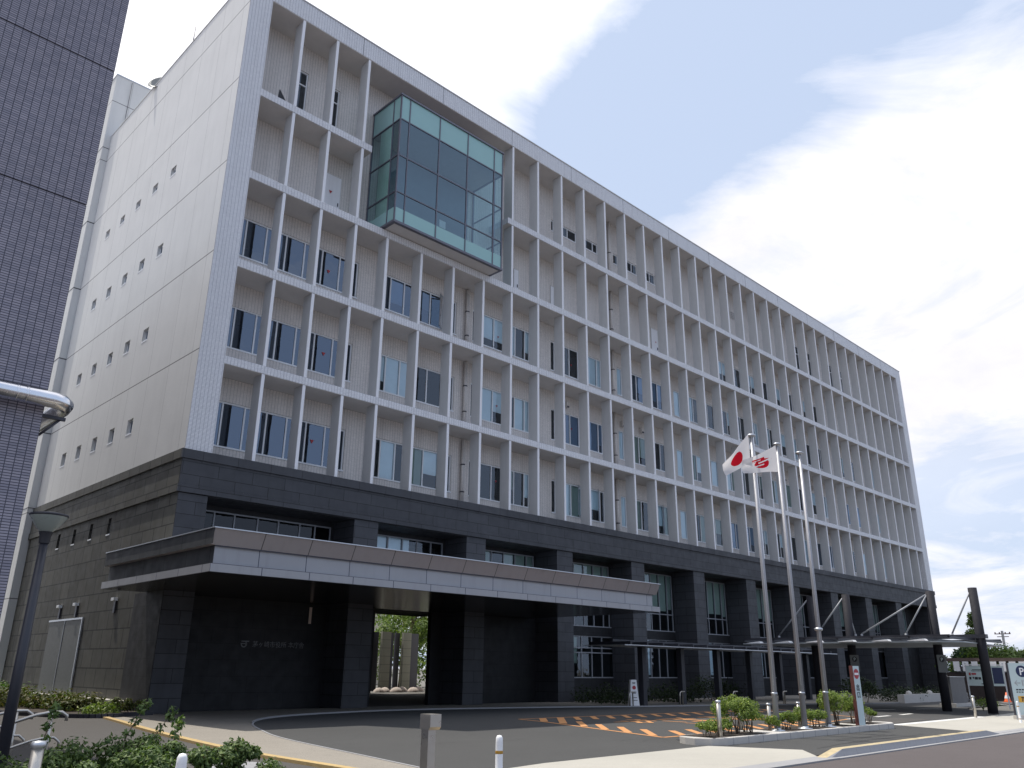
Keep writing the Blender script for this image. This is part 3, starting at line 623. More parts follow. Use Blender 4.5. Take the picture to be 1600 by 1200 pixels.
# ------------------------------------------------------------------ foliage
def leaves(n,clusters,size,flat=.5,aspect=.55,shell=.75):
    m=M(); R=random
    for i in range(n):
        c,r=R.choice(clusters)
        d=Vector((R.gauss(0,1),R.gauss(0,1),R.gauss(0,1))).normalized(); rr=r*(shell+(1-shell)*R.random()*1.6) if R.random()<.5 else r*R.random()**.6*(1.35 if R.random()<.25 else 1)
        p=Vector(c)+Vector((d.x*rr,d.y*rr,d.z*rr*.8))
        if p.z<.02: p.z=.02+R.random()*.05
        nn=(d+Vector((R.gauss(0,.6),R.gauss(0,.6),R.gauss(0,.6)+flat))).normalized(); t=nn.cross(Vector((R.gauss(0,1),R.gauss(0,1),R.gauss(0,1)))).normalized(); b=nn.cross(t)
        s=size*R.uniform(.65,1.3); a=t*s; bb=b*s*aspect; k=nn*s*.18
        m.quad(p-a,p-bb*.9-k,p+a,p+bb*.9-k)
    return m
def shrub(name,label,cat,loc,w,h,n,leaf,size,group=None,stems=6,bare=.35,lw=None,seed=0,top=None):
    random.seed(seed+int(loc[0]*100)+int(loc[1]*10)); t=thing(name,label,cat,loc,group)
    cl=[]; nc=max(12,int(22*w))
    for i in range(nc):
        a=random.uniform(0,2*PI); r=w*.5*math.sqrt(random.random())*.85; z=h*(bare+(1-bare)*random.uniform(.25,.88)*(1-.35*(r/(w*.5))**2)); cl.append(((r*math.cos(a)*(lw or 1),r*math.sin(a),z),random.uniform(.08,.22)*max(w,h)*1.0))
    leaves(n,cl,size).build('foliage',leaf,t)
    m=M()
    for i in range(stems):
        c=random.choice(cl)[0]; a=random.uniform(0,2*PI); x0,y0=.08*w*math.cos(a),.08*w*math.sin(a)
        m.tube([(x0*2,y0*2,-.03),(x0*2+.3*(c[0]-x0),y0*2+.3*(c[1]-y0),h*.3),(c[0],c[1],c[2])],[.014*h+.004,.009*h+.003,.003],5)
    m.build('stem',M_bark,t)
    if top: leaves(top[0],[(c,r*.7) for c,r in [x for x in cl if x[0][2]>h*.6] or cl],size).build('new_growth',top[1],t)
    return t
# flagpole planter
pl=thing('planter','long low kerbed planting island under the flagpoles','planter',(0,0,0))
out=[(3.95,-15.35),(3.9,-15.6),(4.05,-15.85),(4.4,-15.98),(12.1,-15.98),(12.45,-15.8),(12.5,-15.5),(12.3,-15.2),(4.4,-15.02),(4.1,-15.12)]
m=M(); m.prism(out,-.02,.135)
o=m.build('kerb',M_conc,pl); bevel(o,.015)
m=M(); x=4.6
while x<12: m.box(x,x+.012,-15.985,-15.97,.0,.133); x+=.55
m.build('joint',M_kerb,pl)
for a,b in ((4.1,6.15),(6.9,8.0),(8.0,9.2),(9.5,10.3),(10.9,12.0)):
    m=M(); m.quad((a,-15.88,.139),(b,-15.88,.139),(b,-15.1,.139),(a,-15.1,.139)); m.build('soil_bed',M_soil,pl)
for i,(x,y,w,h,n,lab) in enumerate(((4.32,-15.62,.42,.26,380,'small low bush at the left tip of the planter'),(4.85,-15.55,.5,.32,480,'low bush right of the first bollard in the planter'),
   (5.5,-15.45,.85,.74,1500,'tall round azalea, largest bush near the left of the planter'),(6.05,-15.45,.55,.62,900,'upright azalea just left of the first flagpole'),(6.9,-15.5,.5,.33,520,'low bush at the foot of the first flagpole'),
   (7.55,-15.5,.5,.36,560,'low round bush between the first and second flagpoles'),(8.45,-15.5,.55,.42,700,'middling bush just right of the second flagpole'),(8.98,-15.5,.48,.38,520,'low bush just left of the third flagpole'),
   (9.95,-15.45,.85,.78,1500,'tall bushy azalea left of the no entry sign'),(11.05,-15.5,.72,.66,1200,'leafy bush just right of the no entry sign'),(11.75,-15.5,.45,.32,420,'small low bush at the right end of the planter'))):
    shrub('azalea_bush',lab,'bush',(x,y,.13),w,h,int(n*2.8),L_bush,.024,'azalea bushes in the flagpole planter',stems=8,seed=i)
# flagpoles
fp=thing('flagpole','tall metal flagpole carrying the red disc flag','flagpole',(6.99,-15.6,.13),'flagpoles in the planter')
m=M(); m.tube([(0,0,0),(0,0,6.4)],[.062,.034],16); m.build('pole',M_pole,fp)
m=M(); m.lathe([(0,6.4),(.03,6.4),(.095,6.43),(.10,6.455),(.06,6.48),(0,6.49)],0,0,16); m.build('finial',M_alu,fp)
m=M(); m.lathe([(.063,.72),(.068,.72),(.068,.76),(.06,.76)],0,0,16); m.build('collar',M_alu,fp); m=M(); m.lathe([(.16,0),(.16,.02),(.075,.03),(.07,.06)],0,0,18); m.build('base_collar',M_alu,fp)
m=M(); m.tube([(-.05,-.03,.9),(-.045,-.03,6.42)],.004,4); m.build('halyard',M_white,fp)
p2=dup(fp,(8.12,-15.65,.13),'tall metal flagpole carrying the red emblem flag, middle pole of three')
p3=dup(fp,(9.27,-15.65,.13),'tall metal flagpole without a flag, rightmost of three')
m=M(); m.lathe([(.055,2.1),(.095,2.12),(.095,2.16),(.055,2.18)],0,0,16); m.build('clamp_ring',M_alu,p3)
def flag(name,label,P,loc,fn,mats):
    random.seed(3); m=M(); nu,nv=110,74
    A,B,Cc,Dd=[Vector(p) for p in P]      # hoist top, fly top, fly bottom, hoist bottom
    def q(u,v):
        p=(A*(1-u)+B*u)*(1-v)+(Dd*(1-u)+Cc*u)*v
        w=math.sin(u*8+v*2)*.035*u+math.sin(u*4-v*3)*.03*(.3+u); return (p.x,p.y+w,p.z-.03*math.sin(PI*u)*(1-v)+.008*math.sin(u*6)*v)
    for i in range(nu):
        for j in range(nv):
            u,v=(i+.5)/nu,(j+.5)/nv
            m.quad(q(i/nu,j/nv),q((i+1)/nu,j/nv),q((i+1)/nu,(j+1)/nv),q(i/nu,(j+1)/nv),m=1 if fn(u,v) else 0,sm=True)
    o=m.build(name,mats); return tag(o,label,'flag')
def clothm(name,c):
    k=N(name); b=k.n('ShaderNodeBsdfDiffuse'); b.inputs[0].default_value=c; t=k.n('ShaderNodeBsdfTranslucent'); t.inputs[0].default_value=c; mx=k.n('ShaderNodeMixShader'); mx.inputs[0].default_value=.45; k.l(b.outputs[0],mx.inputs[1]); k.l(t.outputs[0],mx.inputs[2]); k.l(mx.outputs[0],k.out.inputs[0]); return k.mat
M_fw=clothm('white_flag_cloth',g(.82,.80,.80)); M_fr=clothm('red_flag_cloth',g(.60,.015,.03))
flag('flag','white flag with a red disc, flying from the left flagpole',[(6.82,-15.62,6.58),(5.58,-15.62,5.62),(5.66,-15.66,5.38),(6.80,-15.62,5.90)],None,
     lambda u,v: ((u-.50)*1.5)**2+(v-.5)**2<.3**2,[M_fw,M_fr])
def emb(u,v):
    x=(.46-u)*2.9; y=(.5-v)*2.3
    inside=(x**2+(y+.1)**2<.56**2) or (-.1<x<.85 and .14<y<.46-(x*.25)) or (-.72<x<.25 and .26<y<.60)
    if not inside: return False
    if .02+.18*x<y<.17+.18*x and -.30<x: return False
    if -.30+.16*x<y<-.17+.16*x and x<.12: return False
    if .36+.08*x<y<.45+.08*x and x<-.1: return False
    return True
flag('flag','white flag with a red winged emblem, flying from the middle flagpole',[(7.99,-15.68,6.52),(6.32,-15.7,5.84),(6.30,-15.72,5.54),(8.0,-15.68,5.86)],None,emb,[M_fw,M_fr])

# bollards
sb=thing('bollard','thin steel bollard at the left tip of the planter','bollard',(4.35,-15.86,.13),'steel bollards by the planter')
m=M(); m.tube([(0,0,0),(0,0,.62)],.042,16); m.build('post',M_steel,sb)
m=M(); m.lathe([(0,.66),(.045,.655),(.052,.64),(.052,.615),(.04,.61)],0,0,16); m.build('cap',M_alu,sb)
for (x,y,lab) in ((6.73,-14.9,'steel bollard behind the tall bush left of the first flagpole'),(7.95,-14.9,'steel bollard between the first and second flagpoles'),(9.35,-14.9,'steel bollard between the second and third flagpoles'),(10.75,-14.9,'steel bollard partly hidden behind the bush left of the no entry sign')):
    dup(sb,(x,y,-.02),lab)
dup(sb,(19.74,-15.48,.0),'steel bollard standing alone in front of the far right shelter column')
o=dup(sb,(-8.0,-17.95,.12),'steel bollard among the foreground shrubs at the bottom left')
wbm=thing('road_bollard','white flexible bollard with a yellow band beside the steel post','bollard',(-4.54,-19.15,.0),'white flexible bollards by the road')
m=M(); m.lathe([(.085,-.01),(.085,.02),(.036,.05),(.033,.68),(.031,.715),(.02,.735),(0,.74)],0,0,20); m.build('post',M_white,wbm)
m=M(); m.lathe([(.0345,.585),(.0352,.588),(.0352,.608),(.0345,.611)],0,0,20); m.lathe([(.0345,.25),(.0352,.253),(.0352,.273),(.0345,.276)],0,0,20); m.build('band',plain('ochre_reflective_band',g(.45,.24,.03),.4),wbm)
dup(wbm,(-7.6,-19.45,.04),'white flexible bollard in front of the foreground shrubs')
dup(wbm,(17.83,-17.25,-.15),'white flexible bollard at the right edge before the parking sign')
# steel service post
sp=thing('service_post','tall square stainless steel post with an overhanging head','post',(-3.82,-17.3,0))
m=M(); m.box(-.075,.03,-.05,.075,0,.74); m.build('post',M_steel,sp)
m=M(); m.sweep([(-.065,.66),(-.09,.69),(-.09,.82),(.09,.82),(.09,.67)],-.085,.07); m.build('head',M_steel,sp)
# no entry sign
ns=thing('no_entry_sign','narrow upright no entry sign standing in the planter','sign',(10.5,-15.85,.13),rz=math.radians(-6))
m=M(); m.box(-.145,.145,-.04,.04,0,1.33,m=0); m.box(-.15,-.145,-.05,.045,0,1.335,m=1); m.build('panel',[M_panel,plain('rust_red_side',g(.14,.05,.045),.5)],ns)
m=M(); r=.115; m.quad(*[(r*math.cos(t*2*PI/32),-.0435,1.15+r*math.sin(t*2*PI/32)) for t in range(32)]); d=m.build('disc',M_red,ns)
m=M(); m.box(-.09,.09,-.0465,-.0445,1.125,1.175); m.build('bar',M_white,d)
text('lettering','出\n口',.16,M_black,ns,(0,-.045,.78),sx=.9)
# signboard cone by the barriers
st=thing('standing_sign','white tapered standing sign with a red disc before the dark wall','sign',(17.3,-3.95,.0),rz=math.radians(-30))
m=M(); 
v=[(-.19,-.15,0),(.19,-.15,0),(.19,.15,0),(-.19,.15,0),(-.12,-.07,.96),(.12,-.07,.96),(.12,.07,.96),(-.12,.07,.96)]; m.v=v
for f in ((4,5,6,7),(0,1,5,4),(1,2,6,5),(2,3,7,6),(3,0,4,7)): m.f.append(f); m.m.append(0); m.sm.append(False)
m.build('board',M_white,st)
m=M(); m.quad(*[(.075*math.cos(t*2*PI/24),-.0995+.0,.67+.075*math.sin(t*2*PI/24)) for t in range(24)]); m.build('disc',M_red,st)
m=M()
for z,w in ((.85,.07),(.81,.06),(.5,.09),(.46,.07),(.3,.1),(.2,.11)): m.quad((-w,-.155+z*.083-.002,z),(w,-.155+z*.083-.002,z),(w,-.155+z*.083,z+.02),(-w,-.155+z*.083,z+.02))
m.build('lettering',M_black,st)
# hoop barriers
hb=thing('hoop_barrier','first hoop barrier, half hidden by the standing sign','barrier',(16.6,-4.3,0),'steel hoop barriers along the drive')
m=M(); m.tube([(0,0,0),(0,0,.44),(.03,0,.49),(.1,0,.52),(.34,0,.52)],.026,8); m.tube([(.36,.12,0),(.36,.12,.5),(.34,0,.52)],.026,8); m.build('hoop',M_steel,hb)
for x,y,l in ((19.3,-4.75,'second hoop barrier, right of the standing sign'),(21.9,-5.6,'third hoop barrier, left of the first flagpole'),(24.6,-6.4,'fourth hoop barrier, between the first and second flagpoles'),(27.3,-7.3,'fifth hoop barrier, behind the second flagpole')):
    dup(hb,(x,y,0),l)

# ------------------------------------------------------------------ covered walkway along the wall
wk=thing('covered_walkway','low flat-roofed covered walkway in front of the dark wall','canopy',(0,0,0))
m=M(); m.box(15.5,33.3,-5.02,-4.97,2.2,2.235); m.box(15.5,33.3,-4.97,-2.9,2.215,2.23); m.build('roof',M_alu,wk)
m=M(); x=16.0
while x<33: m.box(x,x+.09,-4.9,-2.9,2.245,2.36); x+=1.05
m.box(16.0,33.0,-4.05,-3.9,2.365,2.45); m.build('beam',M_darkm,wk)
for x in (17.9,20.6,23.4,26.2,29.0,31.8):
    m=M(); m.box(x-.12,x+.12,-4.1,-3.86,0,2.21); m.build('post',M_darkm,wk)
# ------------------------------------------------------------------ tall column shelter (taxi / car shelter)
sh=thing('car_shelter','dark steel shelter roof hung by struts from tall round columns','shelter',(0,0,0))
cols=[(23.55,-14.87),(23.95,-13.22),(23.45,-10.15),(23.42,-8.65)]
for x,y in cols:
    m=M(); m.tube([(x,y,0),(x,y,4.3)],[.165,.15],20); m.build('column',plain('column_paint',g(.02,.02,.026),.75,.0,spec=.25) if 'cp' not in MAT else MAT['cp'],sh)
    MAT.setdefault('cp',bpy.data.materials['column_paint'])
m=M()
for (c,t) in ((0,(23.5,-13.95,2.7)),(1,(23.5,-12.3,2.74)),(1,(23.5,-10.6,2.76)),(2,(23.5,-10.35,2.76)),(2,(23.5,-8.72,2.76)),(3,(23.5,-7.05,2.76))):
    s_=M(); x,y=cols[c]; s_.tube([(x-.08,y+.05,4.2),t],.03,10); s_.tube([(t[0],t[1],t[2]),(t[0],t[1],t[2]-.12)],.05,8); s_.build('strut',M_frame2,sh)
m=M(); m.box(23.36,23.64,-15.1,-6.6,2.52,2.66); m.box(20.9,21.0,-14.7,-6.9,2.5,2.58); m.box(26.4,26.5,-14.7,-6.9,2.5,2.58)
y=-14.7
while y<-6.8: m.box(20.9,26.6,y,y+.07,2.44,2.53); y+=1.3
m.build('beam',M_darkm,sh)
m=M(); m.prism([(20.45,-7.1),(21.1,-14.2),(21.7,-14.9),(27.4,-14.5),(27.2,-7.1)],2.335,2.372); m.build('roof',plain('shelter_roof_sheet',g(.30,.33,.35),.35,.2),sh)
m=M(); y=-14.0
while y<-7:
    nb_=len(m.v); pr=[(y,2.375),(y+.05,2.44),(y+.14,2.435),(y+.6,2.385),(y+.6,2.375)]; m.sweep(pr,20.62,20.9); y+=1.25
m.build('gutter_cover',M_white,sh)
for x,y,lab in ((23.95,-13.22,'small parking plate on the second shelter column from the right'),(23.45,-10.15,'small parking plate on the shelter column behind the no entry sign')):
    ps=thing('parking_plate',lab,'sign',(x-.16,y-.12,1.35),rz=math.radians(-45))
    m=M(); m.box(-.17,.17,-.03,0,0,.62); m.build('plate',plain('dull_plate',g(.13,.14,.14),.5) if 'dp' not in MAT else MAT['dp'],ps); MAT.setdefault('dp',bpy.data.materials['dull_plate'])
    m=M(); m.quad(*[(.1*math.cos(t*2*PI/24),-.032,.46+.1*math.sin(t*2*PI/24)) for t in range(24)]); m.build('roundel',M_black,ps)
    text('letter','P',.17,M_panel,ps,(0,-.034,.40))

# ------------------------------------------------------------------ right background
gb=thing('equipment_box','plain grey upright box on a concrete base behind the shelter','cabinet',(0,0,0))
m=M(); m.box(28.6,30.4,-11.9,-11.5,.14,1.18); m.build('box',plain('box_grey',g(.10,.10,.105),.6),gb); m=M(); m.box(28.45,30.6,-12.05,-11.4,0,.14); m.build('plinth',M_conc,gb); m=M(); m.box(28.57,30.43,-11.93,-11.47,1.181,1.2); m.build('lid',M_alu,gb)
# big parking information board
ib=thing('information_board','wide parking information board on two posts behind a shelter column','sign',(28.05,-12.75,0),rz=math.radians(-73))
m=M(); m.box(0,.05,-.04,.04,0,1.74); m.build('post',M_alu,ib); m=M(); m.box(1.33,1.38,-.04,.04,0,1.74); m.build('post',M_alu,ib)
m=M(); m.box(.05,1.33,-.03,.03,.86,1.62); m.build('board',M_panel,ib); m=M(); m.box(.95,1.31,-.036,-.031,.95,1.56); m.build('map_panel',M_navy,ib)
m=M(); m.box(-.02,1.4,-.06,.02,1.64,1.68); m.build('top_rail',M_white,ib)
m=M()
for x,z,w,h in ((.1,1.26,.07,.1),(.2,1.28,.16,.07),(.58,1.28,.18,.07)): m.box(x,x+w,-.036,-.031,z,z+h)
m.build('red_lettering',M_red,ib); m=M()
for x,z,w,h in ((.1,1.1,.07,.1),(.22,1.13,.05,.07),(.29,1.1,.11,.1),(.42,1.1,.1,.09),(.58,1.12,.1,.08),(.72,1.1,.1,.09),(.2,1.42,.5,.02),(.24,1.47,.45,.02),(.5,.92,.3,.03)): m.box(x,x+w,-.036,-.031,z,z+h)
m.build('lettering',M_black,ib)
# P IN board at the right edge
pb=thing('parking_board','pale parking board with a white P in a dark disc and an arrow','sign',(19.79,-16.62,0),rz=math.radians(-47))
m=M(); m.box(0,.95,-.03,.03,.14,1.64); m.build('board',M_panel,pb); m=M(); m.box(-.03,0,-.04,.04,.1,1.64); m.build('edge',M_dframe,pb)
m=M(); m.box(-.05,1.0,-.09,.09,0,.13); m.build('base',M_conc,pb)
m=M(); m.quad(*[(.38+.17*math.cos(t*2*PI/32),-.0325,1.4+.17*math.sin(t*2*PI/32)) for t in range(32)]); d=m.build('roundel',M_navy,pb)
text('letter','P',.29,M_white,pb,(.38,-.034,1.30),bold=.006)
text('lettering','←IN',.25,M_kerb,pb,(.08,-.033,.98),align='LEFT')
m=M()
for k in range(7): m.box(.12+k*.085,.12+k*.085+.065,-.034,-.0315,.845,.885); m.box(.12+k*.075,.12+k*.075+.05,-.034,-.0315,.78,.81)
m.build('small_print',M_black,pb)
m=M(); m.box(.14,.8,-.036,-.0315,.50,.68); m.build('logo_plate',plain('amber_plate',g(.65,.36,.05),.5),pb); text('logo','Times',.17,M_black,pb,(.2,-.038,.53),align='LEFT',shear=.3,bold=.005)
# low wall with round bushes along the parking lot
lw_=thing('low_wall','low pale wall with rounded capstones beyond the shelter','wall',(0,0,0))
m=M(); m.box(31,52,-9.0,-8.7,0,.38); m.build('wall',M_conc,lw_)
for k in range(8):
    m=M(); m.lathe([(.14,.38),(.13,.46),(.08,.52),(0,.54)],32+k*2.6,-8.85,14); m.build('capstone',M_conc,lw_)
# kiosk with pickets
ki=thing('kiosk','small flat-roofed parking kiosk with a pleated white valance','kiosk',(0,0,0))
m=M(); m.box(40,45,-11.5,-8.5,0,1.7); m.build('wall',M_kerb,ki); m=M(); m.box(39.5,45.5,-12.2,-8,1.95,2.12); m.build('roof',plain('brown_roof',g(.10,.07,.06),.7),ki)
m=M()
for k in range(8): m.box(39.45,39.5,-12.0+k*.45,-12.0+k*.45+.3,1.45,1.94)
m.build('valance',M_white,ki); m=M(); m.box(39.6,39.7,-12.1,-8.1,0,1.4); m.build('front',plain('dark_brown_front',g(.03,.02,.018),.7),ki)
# cones, lamp, utility pole
for i,(x,y,l) in enumerate(((38.0,-11.3,'orange traffic cone left of the parking board'),(38.6,-11.6,'orange and white cone beside the parking board edge'))):
    c=thing('traffic_cone',l,'traffic cone',(x,y,0)); m=M(); m.lathe([(.16,.03),(.04,.46),(0,.47)],0,0,14); m.box(-.18,.18,-.18,.18,0,.03); m.build('cone',M_orange,c); m=M(); m.lathe([(.125,.18),(.085,.32)],0,0,14); m.build('band',M_white,c)
sl=thing('street_lamp','distant white street lamp head at the right edge','street lamp',(29.5,-22.2,0)); m=M(); m.tube([(0,0,0),(0,0,5.3),(-.3,.3,5.5),(-.7,.75,5.5)],.05,8); m.build('pole',M_alu,sl); m=M(); m.lathe([(0,-.1),(.14,-.03),(.16,.06),(0,.12)],0,0,12); m.build('head',M_white,sl,(-.75,.8,5.5))
up_=thing('utility_pole','distant utility pole with crossarms above the trees','utility pole',(62.2,-4.9,0)); m=M(); m.tube([(0,0,0),(0,0,4.45)],.09,8); m.tube([(-.5,0,0),(0,0,4.2)],.04,6); m.build('pole',M_conc,up_); m=M(); m.box(-.05,.05,-.55,.55,4.2,4.26); m.box(-.04,.04,-.4,.4,4.0,4.05)
for yy in (-.5,-.2,.2,.5): m.box(-.05,.05,yy-.03,yy+.03,4.26,4.36)
m.build('crossarm',plain('rusty_crossarm',g(.18,.10,.09),.7),up_)
def tree(name,label,loc,h,w,n,leaf,size,trunk=.35,seed=1,group=None,conical=False):
    random.seed(seed*77+5); t=thing(name,label,'tree',loc,group); cl=[]
    for i in range(int(26)):
        f=random.random(); z=h*(trunk+(1-trunk)*f*.95); 
        r=(w*.5*(1-f)*.9+.1) if conical else w*.5*math.sqrt(max(.05,1-(2*f-.9)**2*.85))
        a=random.uniform(0,2*PI); rr=r*random.uniform(.2,.85); cl.append(((rr*math.cos(a),rr*math.sin(a),z),w*random.uniform(.09,.17)*(.6 if conical else 1)))
    leaves(n,cl,size,shell=.6).build('crown',leaf,t); m=M(); m.tube([(0,0,-.05),(0,0,h*trunk),(0,0,h*.85)],[h*.028,h*.02,h*.006],8)
    for c,r in cl[:10]: m.tube([(0,0,max(h*trunk*.8,c[2]*.7)),tuple(c)],[h*.008,h*.002],5)
    m.build('trunk',M_bark,t); return t
G='trees beyond the parking lot'
specs=[(64,-1.5,3.4,3.6,L_ever,'dark evergreen tree just right of the building end'),(60,-4.2,3.3,6,L_tree,'rounded mid-green tree behind the far right column'),(58,-6.6,3.1,5,L_gink,'yellow-green low tree behind the parking information board'),
 (64,-9.0,3.5,8,L_tree,'broad olive-green tree behind the parking board'),(66,-13.5,3.7,8,L_tree,'wide green tree at the far right edge of view'),(50,-9.8,2.6,4,L_gink,'small bright tree right of the far right column'),(70,-6,3.6,8,L_ever,'dark tree at the back of the tree line'),(80,-4.0,4.0,6,L_tree,'green tree farthest back beside the building end')]
for i,(x,y,h,w,lf,lab) in enumerate(specs): tree('broadleaf_tree',lab,(x,y,0),h,w,5200,lf,.13,trunk=.12,seed=i,group=G)
tree('conifer_tree','tall pointed feathery tree rising behind the far right column',(61.5,-3.2,0),5.9,4.0,2600,L_gink,.11,trunk=.2,seed=21,conical=True)
shrub('low_shrub','small round shrub between the lone steel bollard and the far right column','shrub',(27.2,-13.6,0),1.1,.4,700,L_bush,.04,seed=3)
# shrubs before the dark wall
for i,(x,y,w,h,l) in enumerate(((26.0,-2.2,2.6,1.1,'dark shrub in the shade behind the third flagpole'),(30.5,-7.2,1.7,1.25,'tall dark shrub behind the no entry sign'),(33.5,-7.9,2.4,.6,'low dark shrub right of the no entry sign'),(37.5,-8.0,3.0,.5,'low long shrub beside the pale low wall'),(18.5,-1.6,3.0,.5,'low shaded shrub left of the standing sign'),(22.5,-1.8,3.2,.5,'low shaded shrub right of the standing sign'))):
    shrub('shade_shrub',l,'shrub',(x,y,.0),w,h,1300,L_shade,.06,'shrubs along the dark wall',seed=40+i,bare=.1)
# garden behind the passage
gw=thing('slab_screen','pair of tall beige jointed slabs seen through the entrance passage','screen wall',(0,0,0))
for x0,x1 in ((20.5,21.15),(22.1,22.7)):
    m=M()
    for k in range(7): m.box(x0,x1,17.2,17.4,.1+.47*k,.1+.47*k+.455)
    m.box(x0+.02,x1-.02,17.23,17.37,.0,3.36,m=1); m.build('slab',[M_beige,M_dframe],gw)
for x0,x1 in ((19.85,20.44),(21.22,21.55),(21.68,22.03),(22.78,23.5)):
    m=M(); m.box(x0,x1,17.5,17.6,0,3.35); m.build('dark_panel',M_dframe,gw)
random.seed(5)
for i in range(7):
    t=1+.0*i; m=M(); r=random.uniform(.22,.4); pts=[]
    m.lathe([(0,r*.9),(r*.55,r*.75),(r,r*.3),(r*1.05,0)],0,0,7); o=m.build('rock',M_rock,None,(19.6+i*.62,16.0+.3*(i%2),0)); o.rotation_euler=(0,0,i*1.3); o.scale=(1,.8,.8); tag(o,'pale garden rock at the foot of the slab screen behind the passage','rock','garden rocks behind the passage')
tree('garden_tree','leafy tree in the sun seen through the entrance passage',(26.0,21.5,0),6.2,6.0,8000,L_tree,.10,trunk=.42,seed=31)
tree('garden_tree','second garden tree behind the left slab, seen through the passage',(29.5,27,0),7.5,7.0,6000,L_tree,.13,trunk=.1,seed=33)
hs=thing('rear_building','pale building glimpsed behind the garden tree through the passage','building',(0,0,0)); m=M(); m.box(22,34.5,36,44,0,9); m.build('wall',M_conc,hs); m=M(); 
for k in range(4): m.box(22.5+k*3,24+k*3,35.96,35.999,3.4,4.6)
m.build('window',M_dark,hs)

# ------------------------------------------------------------------ left corner planting
for i in range(8):
    y=14.3-1.75*i; lf=L_grass if i<5 else L_rust
    shrub('hedge_plant',['farthest','second','third','fourth','fifth','sixth','seventh','nearest'][i]+' plant of the low hedge under the grey wall, counted from the back','hedge plant',(-1.6-.08*i if i<6 else -1.25,y,.05),2.1 if i<6 else 1.7,.5 if i<6 else .36,1900,lf,.06,'low hedge plants under the side wall',stems=4,bare=.0,seed=60+i)
shrub('low_shrub','yellow-green low plant at the building corner bed','shrub',(-1.35,-.35,.05),1.0,.25,700,L_bush,.045,seed=81,bare=0)
shrub('corner_shrub','russet-tipped shrub against the corner pillar','shrub',(-.55,.15,.05),.85,.5,1100,L_rust,.04,seed=82,bare=.05)
# foreground shrubs
FG='shrubs in the foreground at the lower left'
fg=[(-7.9,-17.1,.8,.62,L_dark,'dark leafy shrub behind the lower left steel bollard'),(-7.45,-17.0,.8,.72,L_dark,'dark shrub just right of the lower left steel bollard'),(-7.25,-17.6,.6,.52,L_red,'dark red low shrub left of the white bollard'),
 (-7.0,-17.15,.75,.74,L_dark,'green shrub left of the white bollard behind the dark red one'),(-6.62,-17.45,.7,.76,L_dark,'green shrub directly behind the white bollard'),(-6.2,-17.6,.55,.70,L_dark,'green shrub with russet tips at the right end of the foreground planting'),(-7.7,-17.9,.8,.55,L_dark,'low shrub at the very bottom left corner'),(-6.95,-17.9,.6,.45,L_red,'dark red shrub low in front of the white bollard')]
for i,(x,y,w,h,lf,l) in enumerate(fg):
    shrub('foreground_shrub',l,'shrub',(x,y,0),w,h,6500,lf,.023,FG,stems=12,bare=.15,seed=90+i,top=(160,L_rust) if i in(4,5) else None)
# tall loose sprays
random.seed(9)
for i,(x,y,dx,h) in enumerate(((-7.2,-17.1,.32,.98),(-6.95,-17.0,.36,.90),(-7.75,-17.0,.15,.95),(-6.75,-17.3,.1,.84))):
    t=thing('arching_spray',['tall arching leafy shoot leaning right above the foreground shrubs','second arching shoot just right of the tallest one','short arching shoot over the left foreground shrub','small reddish shoot near the right end of the foreground shrubs'][i],'plant',(x,y,0))
    m=M(); pts=[(dx*s*s,.1*s,h*s) for s in (0,.25,.5,.75,1)]; m.tube(pts,[.012,.01,.008,.005,.003],5); m.build('stem',M_bark,t)
    cl=[((dx*s*s,.1*s,h*s),.05) for s in (.45,.55,.65,.75,.85,.95,1)]; leaves(170,cl,.026).build('foliage',L_dark,t)
# handrails beside the path steps
for i,(x,y,l) in enumerate(((-6.85,-13.0,'farther bent steel handrail beside the left path'),(-6.62,-13.55,'nearer bent steel handrail beside the left path'))):
    h=thing('handrail',l,'handrail',(x,y,0))
    m=M(); m.tube([(-1.2,.25,.36),(-.15,.03,.73),(0,0,.76),(.12,-.02,.76),(.18,-.03,.72),(.18,-.03,.66)],.02,8); m.build('top_rail',M_steel,h)
    m=M(); m.tube([(-1.2,.25,.08),(-.15,.03,.45),(0,0,.48),(.08,-.02,.48),(.14,-.03,.43),(.14,-.03,.37)],.016,8); m.build('lower_rail',M_steel,h)
    m=M(); m.tube([(.02,0,0),(.02,0,.75)],.02,8); m.build('post',M_steel,h)

# ------------------------------------------------------------------ scale to metres
done=set()
for o in list(bpy.data.objects):
    o.location=Vector(o.location)*S
    if o.type=='MESH' and o.data.name not in done:
        done.add(o.data.name); o.data.transform(Matrix.Scale(S,4))

# ------------------------------------------------------------------ camera
yaw,pitch,roll=.7753,.3365,.0106
cyw,syw,cp,spp=math.cos(yaw),math.sin(yaw),math.cos(pitch),math.sin(pitch)
f=Vector((syw*cp,cyw*cp,spp)); r=Vector((cyw,-syw,0)); u=r.cross(f)
r2=math.cos(roll)*r+math.sin(roll)*u; u2=-math.sin(roll)*r+math.cos(roll)*u
cam=bpy.data.cameras.new('camera'); co=bpy.data.objects.new('camera',cam); COL.objects.link(co)
mw=Matrix((( r2.x,u2.x,-f.x,-10.0825*S),(r2.y,u2.y,-f.y,-24.9201*S),(r2.z,u2.z,-f.z,1.3*S),(0,0,0,1)))
co.matrix_world=mw; cam.sensor_width=36; cam.lens=1274.5/1600*36; cam.clip_end=3000; cam.clip_start=.05
sc.camera=co
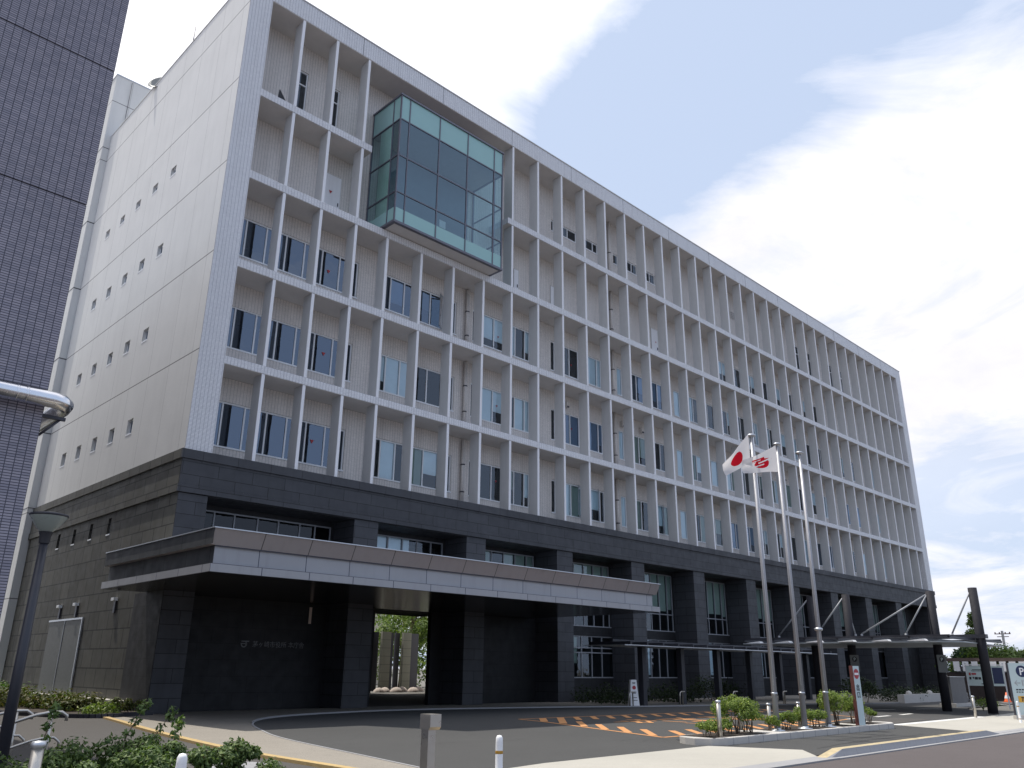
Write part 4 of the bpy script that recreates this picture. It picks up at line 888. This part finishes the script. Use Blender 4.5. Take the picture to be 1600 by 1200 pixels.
# ------------------------------------------------------------------ light
sv=Vector((-2.85,10.45,27.1)).normalized()
sun=bpy.data.lights.new('sun','SUN'); sun.energy=4.8; sun.angle=math.radians(.53); sun.color=(1,.95,.87)
so=bpy.data.objects.new('sun',sun); COL.objects.link(so); so.rotation_euler=sv.to_track_quat('Z','Y').to_euler()
w=bpy.data.worlds.new('World'); sc.world=w; w.use_nodes=True; t=w.node_tree; t.nodes.clear()
k=N.__new__(N); k.t=t
out=k.n('ShaderNodeOutputWorld'); bg=k.n('ShaderNodeBackground'); k.l(bg.outputs[0],out.inputs[0])
sky=k.n('ShaderNodeTexSky',sky_type='NISHITA'); sky.sun_disc=False; sky.sun_elevation=math.asin(sv.z); sky.sun_rotation=math.atan2(sv.x,sv.y); sky.altitude=10; sky.air_density=1; sky.dust_density=1.5; sky.ozone_density=1.2
tc=k.n('ShaderNodeTexCoord'); d=tc.outputs['Generated']; sp_=k.n('ShaderNodeSeparateXYZ'); k.l(d,sp_.inputs[0])
zz=k.math('ADD',k.math('MAXIMUM',sp_.outputs[2],0.0),.22)
pv=k.comb(k.math('DIVIDE',sp_.outputs[0],zz),k.math('DIVIDE',sp_.outputs[1],zz),0.3)
n1=k.noise(pv,1.9,10,.62,.8)
def dotv(v):
    v=Vector(v).normalized(); x=k.n('ShaderNodeVectorMath',operation='DOT_PRODUCT'); k.l(d,x.inputs[0]); x.inputs[1].default_value=v; return x.outputs['Value']
SKYSTR=.12
glare=k.ramp(dotv(sv),.50,.80,0,1)
cl=k.ramp(n1,.36,.70,-.15,1.15)
def bank(az,el,c0,c1,s):
    a=math.radians(az); e=math.radians(el); return k.ramp(dotv((math.sin(a)*math.cos(e),math.cos(a)*math.cos(e),math.sin(e))),c0,c1,0,s)
bias=k.math('ADD',k.math('MULTIPLY',glare,.95),bank(69,23,.93,1.0,.62))
for az_,el_,s_ in ((50.5,33,.55),(54,35.5,.7),(58,38,.8),(63,40,.85),(69,42,.85),(76,42.5,.85),(83,41,.8)):
    bias=k.math('SUBTRACT',bias,bank(az_,el_,.986,1.0,s_*.9))
back=bank(165,30,.3,.8,.6)
cloud=k.math('MINIMUM',k.math('MAXIMUM',k.math('SUBTRACT',k.math('ADD',cl,bias),back),0),1)
skc=k.mix(.8,sky.outputs[0],(5.7,6.7,8.6,1))
white=k.comb(1,1,1)
cb=k.math('ADD',k.ramp(k.noise(pv,2.6,8,.62),.3,.7,8.0,9.8),k.math('MULTIPLY',glare,2.6))
cw=k.n('ShaderNodeVectorMath',operation='SCALE'); cw.inputs[0].default_value=(1.0,.99,1.04); k.l(cb,cw.inputs['Scale'])
colr=k.mix(cloud,skc,cw.outputs[0])
bk=k.ramp(dotv((-.25,-.85,.45)),-.15,.6,0,1)
colr=k.mix(1,colr,k.mix(bk,g(1),(.94,.96,1.0,1)),'MULTIPLY')
k.l(colr,bg.inputs[0]); bg.inputs[1].default_value=SKYSTR
sc.view_settings.view_transform='Standard'; sc.view_settings.look='None'; sc.view_settings.exposure=0; sc.view_settings.gamma=1
sc.render.engine='CYCLES'; sc.cycles.max_bounces=8; sc.cycles.transparent_max_bounces=12; sc.cycles.use_denoising=True
sc.render.resolution_x=1024; sc.render.resolution_y=768
